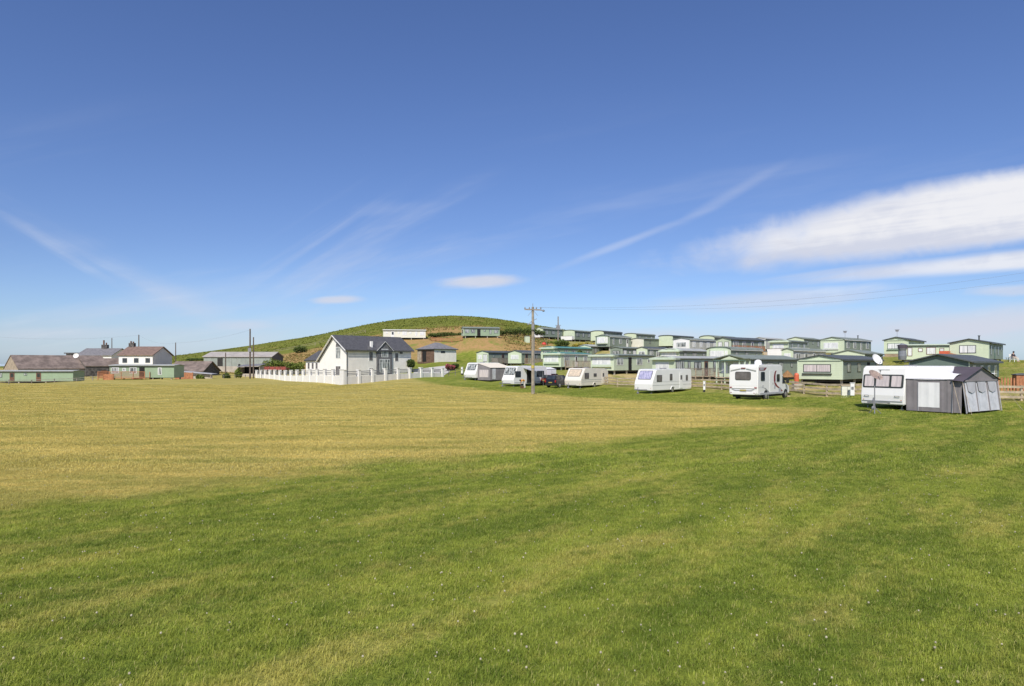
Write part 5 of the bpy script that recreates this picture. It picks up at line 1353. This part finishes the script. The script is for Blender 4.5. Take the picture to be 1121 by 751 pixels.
# ------------------------------------------------------------------ small things
def post_thing(px, Y, h, label, w=.22):
    x = atp(px,Y); root = empty('hookup_post', (x,Y,H(x,Y)), R(-20), label, 'electric post', 'white hookup posts by the fence')
    s = MB(); s.box(-w/2,w/2,-w/2,w/2,.25,h); s.box(-w/2-.03,w/2+.03,-w/2-.03,w/2+.03,h+.002,h+.06); s.build('cabinet', M['white'], root, bevel=.01)
    s = MB(); s.box(-w*.45,w*.45,-w*.45,w*.45,-.2,.245); s.build('plinth', M['black'], root)
    s = MB(); s.panel((0,-w/2,h*.7), UX, UZ, w*.6,.22,.04,.02); s.build('socket', M['grime'], root)
post_thing(771, 74.5, 1.15, 'white hookup post at the fence midway between the violet curtained tourer and the motorhome')
post_thing(933, 56.5, 1.25, 'white hookup post at the fence just left of the large white caravan', .3)
post_thing(506, 118, 1.3, 'white hookup post left of the leftmost touring caravan', .3)
x = atp(927,57.5); root = empty('meter_cabinet', (x,57.5,H(x,57.5)), R(-15), 'pale yellowish cabinet at the fence beside the hookup post left of the large caravan', 'cabinet')
s = MB(); s.box(-.42,.42,-.2,.2,-.1,1.05); s.build('body', M['cream'], root, bevel=.02); s = MB(); s.box(-.46,.46,-.24,.24,1.053,1.12); s.build('lid', M['woodp'], root)
s = MB(); s.box(-.01,.01,-.212,-.201,.02,.98); s.panel((.08,-.2,.6), UX, UZ, .04,.1,.03); s.build('door_seam', M['woodg'], root)
# orange gas cylinder, parasol
x = atp(872,66); root = empty('gas_cylinder', (x,66,H(x,66)), 0, 'tall orange red gas cylinder standing right of the motorhome by the fence', 'gas cylinder')
zz = max(.05, zat(408,66)-H(x,66)-1.05); print('gas', zz)
s = MB(); s.tube([(0,0,zz),(0,0,zz+.05),(0,0,zz+.85),(0,0,zz+.98),(0,0,zz+1.02)], [.20,.22,.22,.15,.08], 16); s.build('body', M['orered'], root, smooth=False)
s = MB(); s.box(-.35,.35,-.3,.3,-.2,zz-.003); s.build('plinth', M['conc'], root)
s = MB(); s.tube([(0,0,zz+1.02),(0,0,zz+1.12)], .04, 8); s.build('valve', M['steel'], root)
x = atp(862,63); root = empty('garden_parasol', (x,63,H(x,63)), 0, 'small brown thatch coloured parasol behind the motorhome cab', 'parasol')
zt_ = zat(405.5,63)-H(x,63)
s = MB(); s.tube([(0,0,zt_-.62),(0,0,zt_-.3),(0,0,zt_)], [.62,.36,.03], 14, caps=False); s.build('canopy', M['thatch'], root)
s = MB(); s.tube([(0,0,0),(0,0,zt_)], .025, 6); s.tube([(0,0,0),(0,0,.08)], .25, 12); s.build('pole', M['wood'], root)
# red ball by the hedge
x = atp(595.5,172); root = empty('red_ball', (x,172,zat(377,172)), 0, 'large red round buoy hanging by the bushes below the top left caravan', 'buoy')
s = MB(); s.tube([(0,0,-.62),(0,0,-.5),(0,0,-.2),(0,0,.2),(0,0,.45),(0,0,.58)], [.12,.42,.58,.56,.34,.1], 14); s.build('float', M['red'], root, smooth=True)
s = MB(); s.tube([(.65,0,-3),(.65,0,1.2),(.0,0,1.2),(0,0,.58)], .04, 6); s.build('hanger', M['woodg'], root)
# red flatbed behind wall
x = atp(303,141); root = empty('farm_trailer', (x,141,zat(408,141)), 0, 'faded red farm trailer showing over the left part of the white pier wall', 'trailer')
s = MB(); s.box(-2.3,2.3,-1,1,.7,1.0); s.box(-2.3,2.3,-1.05,-1.002,.6,1.25)
s.build('bed', M['redf'], root)
s = MB()
for xx in (-2.2,-1.1,0,1.1,2.2): s.box(xx-.05,xx+.05,-1.12,-1.055,.6,1.4)
s.build('stake', M['brown'], root)
wheel(root, -1.2, -.2, .4, .2); wheel(root, 1.4, -.2, .4, .2)
# steps at the hilltop group
ca = c['T11']; root = empty('wooden_steps', ca.location, ca.rotation_euler.z, 'terracotta red stair with sloping side panel before the rightmost hilltop caravan', 'steps')
W_ = ca['W']
s = MB(); s.box(-W_/2-.9,-W_/2+.1,-1.3,-.3,-.3,1.25); s.build('landing', M['orered'], root)
s = MB(); s.prism([(-W_/2+.12,-1.3,-.3),(W_/2-.2,-1.3,-.3),(W_/2-.2,-1.3,.05),(-W_/2+.12,-1.3,1.05)], (0,.06,0)); s.build('side_panel', M['woodr'], root)
s = MB()
for i in range(7): s.box(-W_/2+.12+i*.42,-W_/2+.54+i*.42-.004,-1.235,-.35,-.3,.62-i*.13)
s.build('tread', M['wood'], root)
# covered parasol left of T10
x = atp(988,89); root = empty('covered_parasol', (x,89,zat(394,89)), 0, 'dark grey fabric covered parasol left of the flat topped hilltop caravan', 'parasol')
s = MB(); s.tube([(0,0,0),(0,0,.5),(0,0,1.2),(0,0,1.5),(0,0,2.0),(0,0,2.15)], [.42,.5,.42,.55,.45,.1], 12); s.build('cover', M['silverg'], root)
s = MB(); s.tube([(0,0,1.52),(0,0,1.95)], .56, 12); s.build('cap', M['awnp'], root)
# aerial on T9
def aerial(k, yy, h, label):
    ca = c[k]; root = empty('tv_aerial', ca.matrix_basis @ Vector((0,yy,EHS.get(k,EH)+.5)), 0, label, 'aerial', 'television aerials')
    s = MB(); s.tube([(0,0,-.1),(0,0,h)], .02, 6); s.build('mast', M['grime'], root)
    s = MB(); s.bar((-.35,0,h),(.35,0,h+.04), .04)
    for i in range(6): s.bar((-.3+i*.12,-.14,h+.02),(-.3+i*.12,.14,h+.02), .02)
    s.prism([(-.2,-.02,h-.3),(.2,-.02,h-.3),(.28,-.02,h),(-.28,-.02,h)], (0,.04,0)); s.build('antenna', M['grime'], root)
aerial('T9', .6, 1.1, 'TV aerial on the roof of the left hilltop caravan')
aerial('T8', 5.0, 1.0, 'TV aerial on the roof of the upper row caravan with the dark flue')
# assorted oil tanks / boxes between the rows
def gascab(px, py, Y, w, h, mk, label, name='storage_box', cat='storage box'):
    x = atp(px,Y); root = empty(name, (x,Y,H(x,Y)), R(rnd.uniform(-30,30)), label, cat)
    s = MB(); s.box(-w/2,w/2,-w*.35,w*.35,-.2,h); s.build('body', M[mk], root, bevel=.02)
    s = MB(); s.prism([(-w/2-.05,-w*.4,h+.002),(w/2+.05,-w*.4,h+.002),(w/2+.05,-w*.4,h+.06),(0,-w*.4,h+.16),(-w/2-.05,-w*.4,h+.06)], (0,w*.8,0)); s.build('lid', M['roofd'], root)
    s = MB(); s.panel((0,-w*.35,h*.5), UX, UZ, w*.7,h*.8,.02); s.build('door', M[mk], root)
gascab(706, 402, 92, .9, 1.2, 'dframe', 'dark storage box by the right end of the caravan with the dark door')
gascab(577, 372, 174, 1.2, 1.6, 'sage2', 'pale green storage box at the left of the topmost green caravan')
gascab(838, 380, 118, .6, 1.5, 'woodp', 'small orange brown box right of the brown deck in the upper row')
gascab(1120, 418, 58, 1.3, 1.3, 'woodr', 'rust red shed cut by the right edge beyond the ranch fence', 'garden_shed', 'shed')

shrub(633, 643, 380.5, 141, 'low bush between the two teal and grey roofed caravans', 'leaf', 2)
shrub(598, 604, 379, 165, 'small bush under the white balcony at the left of the top row', 'leafb', 1.5)
shrub(664, 676, 381, 152, 'green bush at the foot of the bay fronted caravan', 'leaf', 2)
shrub(205, 224, 391.5, 215, 'dark scrub on the bank left of the large shed', 'leaf', 3)

# ------------------------------------------------------------------ people (skinned skeletons)
def skinned(name, verts, edges, radii, m, parent, sub=2):
    me = bpy.data.meshes.new(name); me.from_pydata(verts, edges, []); me.materials.append(m)
    o = bpy.data.objects.new(name, me); col.objects.link(o); o.parent = parent
    md = o.modifiers.new('skin', 'SKIN')
    for i, r_ in enumerate(radii):
        me.skin_vertices[0].data[i].radius = (r_, r_) if not isinstance(r_, tuple) else r_
    me.skin_vertices[0].data[0].use_root = True
    s = o.modifiers.new('sub', 'SUBSURF'); s.levels = sub; s.render_levels = sub
    return o
def addskin(me): 
    if not me.skin_vertices: bpy.ops.object
def person(loc, rz, label, pose, top, legs, hat=None):
    root = empty('person', loc, rz, label, 'person')
    J = pose
    names = ['pel','chest','neck','head','crown','shl','ell','wrl','hal','shr','elr','wrr','har','hil','knl','anl','tol','hir','knr','anr','tor']
    E = [('pel','chest'),('chest','neck'),('neck','head'),('head','crown'),('chest','shl'),('shl','ell'),('ell','wrl'),('wrl','hal'),('chest','shr'),('shr','elr'),('elr','wrr'),('wrr','har'),
         ('pel','hil'),('hil','knl'),('knl','anl'),('anl','tol'),('pel','hir'),('hir','knr'),('knr','anr'),('anr','tor')]
    rad = dict(pel=.13,chest=.14,neck=.055,head=.09,crown=.075,shl=.06,ell=.042,wrl=.03,hal=.035,shr=.06,elr=.042,wrr=.03,har=.035,hil=.09,knl=.06,anl=.045,tol=.04,hir=.09,knr=.06,anr=.045,tor=.04)
    def mk(nm, keys, edges, grow, m):
        me_v = [J[k] for k in keys]; ix = {k:i for i,k in enumerate(keys)}
        me = bpy.data.meshes.new(nm); me.from_pydata(me_v, [(ix[a],ix[b]) for a,b in edges], []); me.materials.append(m)
        o = bpy.data.objects.new(nm, me); col.objects.link(o); o.parent = root
        md = o.modifiers.new('skin','SKIN')
        if not me.skin_vertices:
            bpy.context.view_layer.objects.active = o; o.select_set(True)
            bpy.ops.mesh.customdata_skin_add(); o.select_set(False)
        for k,i in ix.items(): r_ = rad[k]+grow; me.skin_vertices[0].data[i].radius = (r_,r_)
        me.skin_vertices[0].data[0].use_root = True
        sb = o.modifiers.new('sub','SUBSURF'); sb.levels = 1; sb.render_levels = 1
        return o
    mk('body', names, E, 0, M['skin'])
    mk('top', ['pel','chest','shl','ell','shr','elr'], [('pel','chest'),('chest','shl'),('shl','ell'),('chest','shr'),('shr','elr')], .022, M[top])
    mk('trousers', ['pel','hil','knl','anl','hir','knr','anr'], [('pel','hil'),('hil','knl'),('knl','anl'),('pel','hir'),('hir','knr'),('knr','anr')], .020, M[legs])
    h = Vector(J['head']); cr = Vector(J['crown']); d = (cr-h).normalized()
    s = MB(); s.tube([h+d*.0, h+d*.06, h+d*.13, h+d*.18], [.10,.108,.09,.03], 12); s.build('hat' if hat else 'hair', M[hat or 'hair'], root, smooth=True)
    return root
bend = dict(pel=(0,0,.92),chest=(.10,-.32,1.12),neck=(.12,-.46,1.12),head=(.13,-.58,1.08),crown=(.13,-.68,1.02),shl=(-.10,-.40,1.10),ell=(-.12,-.50,.83),wrl=(-.08,-.58,.60),hal=(-.07,-.60,.50),
            shr=(.30,-.40,1.10),elr=(.32,-.52,.84),wrr=(.24,-.60,.62),har=(.22,-.62,.52),hil=(-.11,.02,.86),knl=(-.12,-.06,.48),anl=(-.12,.02,.09),tol=(-.13,-.16,.04),hir=(.11,.02,.86),knr=(.13,-.06,.48),anr=(.13,.02,.09),tor=(.14,-.16,.04))
x = atp(574.5, 85.5); person((x,85.5,H(x,85.5)), R(-75), 'person in orange top and pale trousers bending beside the rounded white caravan', bend, 'orange', 'clothp')
x = atp(571.5,85); root = empty('bucket', (x,85,H(x,85)), 0, 'small reddish brown bucket on the grass below the bending person', 'bucket')
s = MB(); s.tube([(0,0,0),(0,0,.32)], .18, 12, r2=.24); s.build('pail', M['brown'], root); s = MB(); s.tube([(-.23,0,.3),(-.15,0,.42),(.15,0,.42),(.23,0,.3)], .01, 5); s.build('handle', M['steel'], root)
sit = dict(pel=(0,0,.52),chest=(0,.06,.92),neck=(0,.04,1.08),head=(0,.0,1.19),crown=(0,-.01,1.30),shl=(-.20,.06,.98),ell=(-.26,-.06,.72),wrl=(-.16,-.26,.62),hal=(-.12,-.34,.60),shr=(.20,.06,.98),elr=(.26,-.06,.72),wrr=(.16,-.26,.62),har=(.12,-.34,.60),
           hil=(-.11,-.06,.50),knl=(-.14,-.46,.50),anl=(-.14,-.50,.09),tol=(-.14,-.66,.04),hir=(.11,-.06,.50),knr=(.14,-.46,.50),anr=(.14,-.50,.09),tor=(.14,-.66,.04))
x = atp(1109.5,83); zz = H(x,83); person((x,83,zz), R(25), 'seated person in dark clothes and dark cap on the hilltop at the right edge', sit, 'clothd', 'clothp', 'clothd')
root = empty('garden_chair', (x,83,zz), R(25), 'white plastic garden chair under the seated person', 'chair')
s = MB(); s.box(-.27,.27,-.28,.24,.38,.42); s.build('seat', M['white'], root)
s = MB(); s.prism([(-.26,.25,.42),(.26,.25,.42),(.24,.38,1.0),(-.24,.38,1.0)], (0,.03,0)); s.build('backrest', M['white'], root)
for sx in (-1,1):
    for yy in (-.24,.24):
        s = MB(); s.bar((sx*.24,yy,.38),(sx*.29,yy*1.1,0), .05); s.build('leg', M['white'], root)
    s = MB(); s.box(sx*.29-.03,sx*.29+.03,-.25,.3,.62,.65); s.build('armrest', M['white'], root)
x = atp(1104,84); root = empty('garden_table', (x,84,H(x,84)), 0, 'small white table left of the seated person on the hilltop', 'table')
s = MB(); s.tube([(0,0,.55),(0,0,.58)], .32, 14); s.build('table_top', M['white'], root)
for t in (45,135,225,315):
    s = MB(); s.bar((.2*math.cos(R(t)),.2*math.sin(R(t)),.55),(.28*math.cos(R(t)),.28*math.sin(R(t)),0), .04); s.build('leg', M['grime'], root)

# ------------------------------------------------------------------ sky, sun, camera
EL, AZ = R(46), R(12)
world = bpy.data.worlds.new('World'); scene.world = world; world.use_nodes = True
nt = world.node_tree; bg = nt.nodes['Background']
sky = nt.nodes.new('ShaderNodeTexSky'); sky.sky_type = 'NISHITA'; sky.sun_disc = False
sky.sun_elevation = EL; sky.sun_rotation = R(180+12); sky.altitude = 0; sky.air_density = 1.0; sky.dust_density = .6; sky.ozone_density = 1.6
STR = .10
dx, dy, dz = sepxyz(nt, nt.nodes.new('ShaderNodeTexCoord').outputs['Generated'])
yy = dy.mx(.08); u = dx/yy; v = dz/yy; fwd = sstep(dy, .05, .25)
hs = nt.nodes.new('ShaderNodeHueSaturation'); nt.links.new(sky.outputs[0], hs.inputs['Color']); hs.inputs['Saturation'].default_value = 1.0; hs.inputs['Value'].default_value = 1.0
tint = mixc(nt, sstep(v, .02, .20), (.80,.98,1.40), (.70,.82,1.18)); tint = mixc(nt, sstep(v, .05, -.01), tint, (.90,1.15,1.72))
vm = nt.nodes.new('ShaderNodeVectorMath'); vm.operation = 'MULTIPLY'; nt.links.new(hs.outputs[0], vm.inputs[0]); nt.links.new(tint, vm.inputs[1])
base = vm.outputs[0]
def U(px): return (px-560.5)/F
def Vv(py): return (398-py)/F
def ell(x0, y0, a_, b_, ang, k, nz, lo=1.0, hi=.25, amp=1.0):
    ca_, sa_ = math.cos(R(ang)), math.sin(R(ang)); du = u-U(x0); dv = v-Vv(y0)
    xx = (du*ca_+dv*sa_)/(a_/F); yy_ = (dv*ca_-du*sa_)/(b_/F)
    r = (xx*xx+yy_*yy_).f('SQRT')
    return sstep(r+(nz-.5)*k, lo, hi)*amp
# noise fields stretched along the wind direction
ca_, sa_ = math.cos(R(8)), math.sin(R(8)); us = u*ca_+v*sa_; vs = v*ca_-u*sa_
nA = noise(nt, comb(nt, us*5.0, vs*26.0, 0.0), 1.0, 6, .55, .3)
nB = noise(nt, comb(nt, us*14.0, vs*40.0, 2.0), 1.0, 5, .6, .5)
nC = noise(nt, comb(nt, us*26.0, vs*30.0, 5.0), 1.0, 4, .5, .6)
nD = noise(nt, comb(nt, us*2.2, vs*34.0, 7.0), 1.0, 6, .6, .2)
nE = noise(nt, comb(nt, us*11.0, vs*16.0, 3.0), 1.0, 4, .55, 1.2)
m1 = ell(1225, 208, 545, 47, 8.8, .62, nD*.40+nC*.30+nE*.30, 1.0, .62, .97)
m2 = ell(1190, 279, 400, 16, 5.0, .8, nD, 1.0, .45, .85)
m3 = ell(528, 308, 60, 10, 2, .5, nB, 1.0, .3, .88)
m4 = ell(369, 328, 37, 6, 2, .5, nB, 1.0, .3, .82)
m5 = ell(860, 327, 170, 17, 4, 1.2, nA, 1.0, .1, .60)
m6 = ell(1110, 318, 60, 9, 2, .8, nB, 1.0, .2, .6)
m7 = ell(1020, 360, 430, 36, 3, 1.0, nA, 1.0, .0, .92)
m8 = ell(700, 372, 230, 20, 1, 1.1, nA, 1.0, .0, .66)
m9 = ell(265, 356, 50, 8, 0, .8, nB, 1.0, .1, .4)
m10 = ell(60, 366, 220, 10, 1, 1.2, nA, 1.0, .0, .30)
# thin wispy cirrus streaks
def streakf(ang, f1, f2, seed, lo, hi):
    c2, s2 = math.cos(R(ang)), math.sin(R(ang)); a2 = u*c2+v*s2; b2 = v*c2-u*s2
    return sstep(noise(nt, comb(nt, a2*f1, b2*f2, seed), 1.0, 5, .6, .2), lo, hi)
w1 = streakf(28, 1.6, 14.0, 11.0, .52, .80)*ell(430, 300, 260, 90, 25, .6, nA, 1.0, .0, .55)
w2 = ell(680, 267, 120, 6, 21, .8, nA, 1.0, .0, .22)+ell(800, 213, 100, 9, 30, 1.0, nA, 1.0, .0, .13)
w6 = streakf(33, 1.1, 22.0, 21.0, .50, .74)*ell(350, 265, 150, 45, 33, .8, nA, 1.0, .0, .22) + streakf(-28, 1.3, 18.0, 31.0, .5, .76)*ell(90, 300, 240, 60, -25, .8, nA, 1.0, .0, .20)
w3 = ell(60, 270, 110, 9, -32, .8, nA, 1.0, .0, .15) + ell(200, 330, 130, 22, -24, 1.0, nA, 1.0, .0, .18)
w4 = streakf(10, 1.2, 9.0, 4.0, .50, .8)*sstep(v, .42, .0)*.46
w5 = ell(420, 228, 45, 12, 6, 1.0, nB, 1.0, .0, .07)
mask = ((m1.mx(m2).mx(m3).mx(m4).mx(m5).mx(m6).mx(m7).mx(m8).mx(m9).mx(m10)) )
mask = (mask + (w1+w2+w3+w4+w5+w6)*(1.0-mask)).clamp()*fwd
shade = sstep(nD*.8+nC*.2 + (v-Vv(255))*1.2, .36, .60)
cw = mixc(nt, shade, (.66/STR,.69/STR,.80/STR), (.88/STR,.88/STR,.91/STR))
fin = mixc(nt, mask, base, cw)
nt.links.new(fin, bg.inputs['Color']); bg.inputs['Strength'].default_value = STR

sd = bpy.data.lights.new('sun', 'SUN'); sd.energy = 4.7; sd.angle = R(.55); sd.color = (1.0,.94,.84)
so = bpy.data.objects.new('sun', sd); col.objects.link(so)
dirv = Vector((-math.sin(AZ)*math.cos(EL), -math.cos(AZ)*math.cos(EL), math.sin(EL)))
so.rotation_euler = dirv.to_track_quat('Z','Y').to_euler(); so.location = dirv*100

cd = bpy.data.cameras.new('camera'); cam = bpy.data.objects.new('camera', cd); col.objects.link(cam)
cd.sensor_width = 36; cd.lens = 24; cd.clip_end = 30000; cd.clip_start = .1
cam.location = (0,0,CZ); cam.rotation_euler = (R(90),0,0)
cd.shift_y = (398-375.5)/1121
scene.camera = cam
scene.view_settings.view_transform = 'Standard'; scene.view_settings.look = 'None'; scene.view_settings.exposure = 0
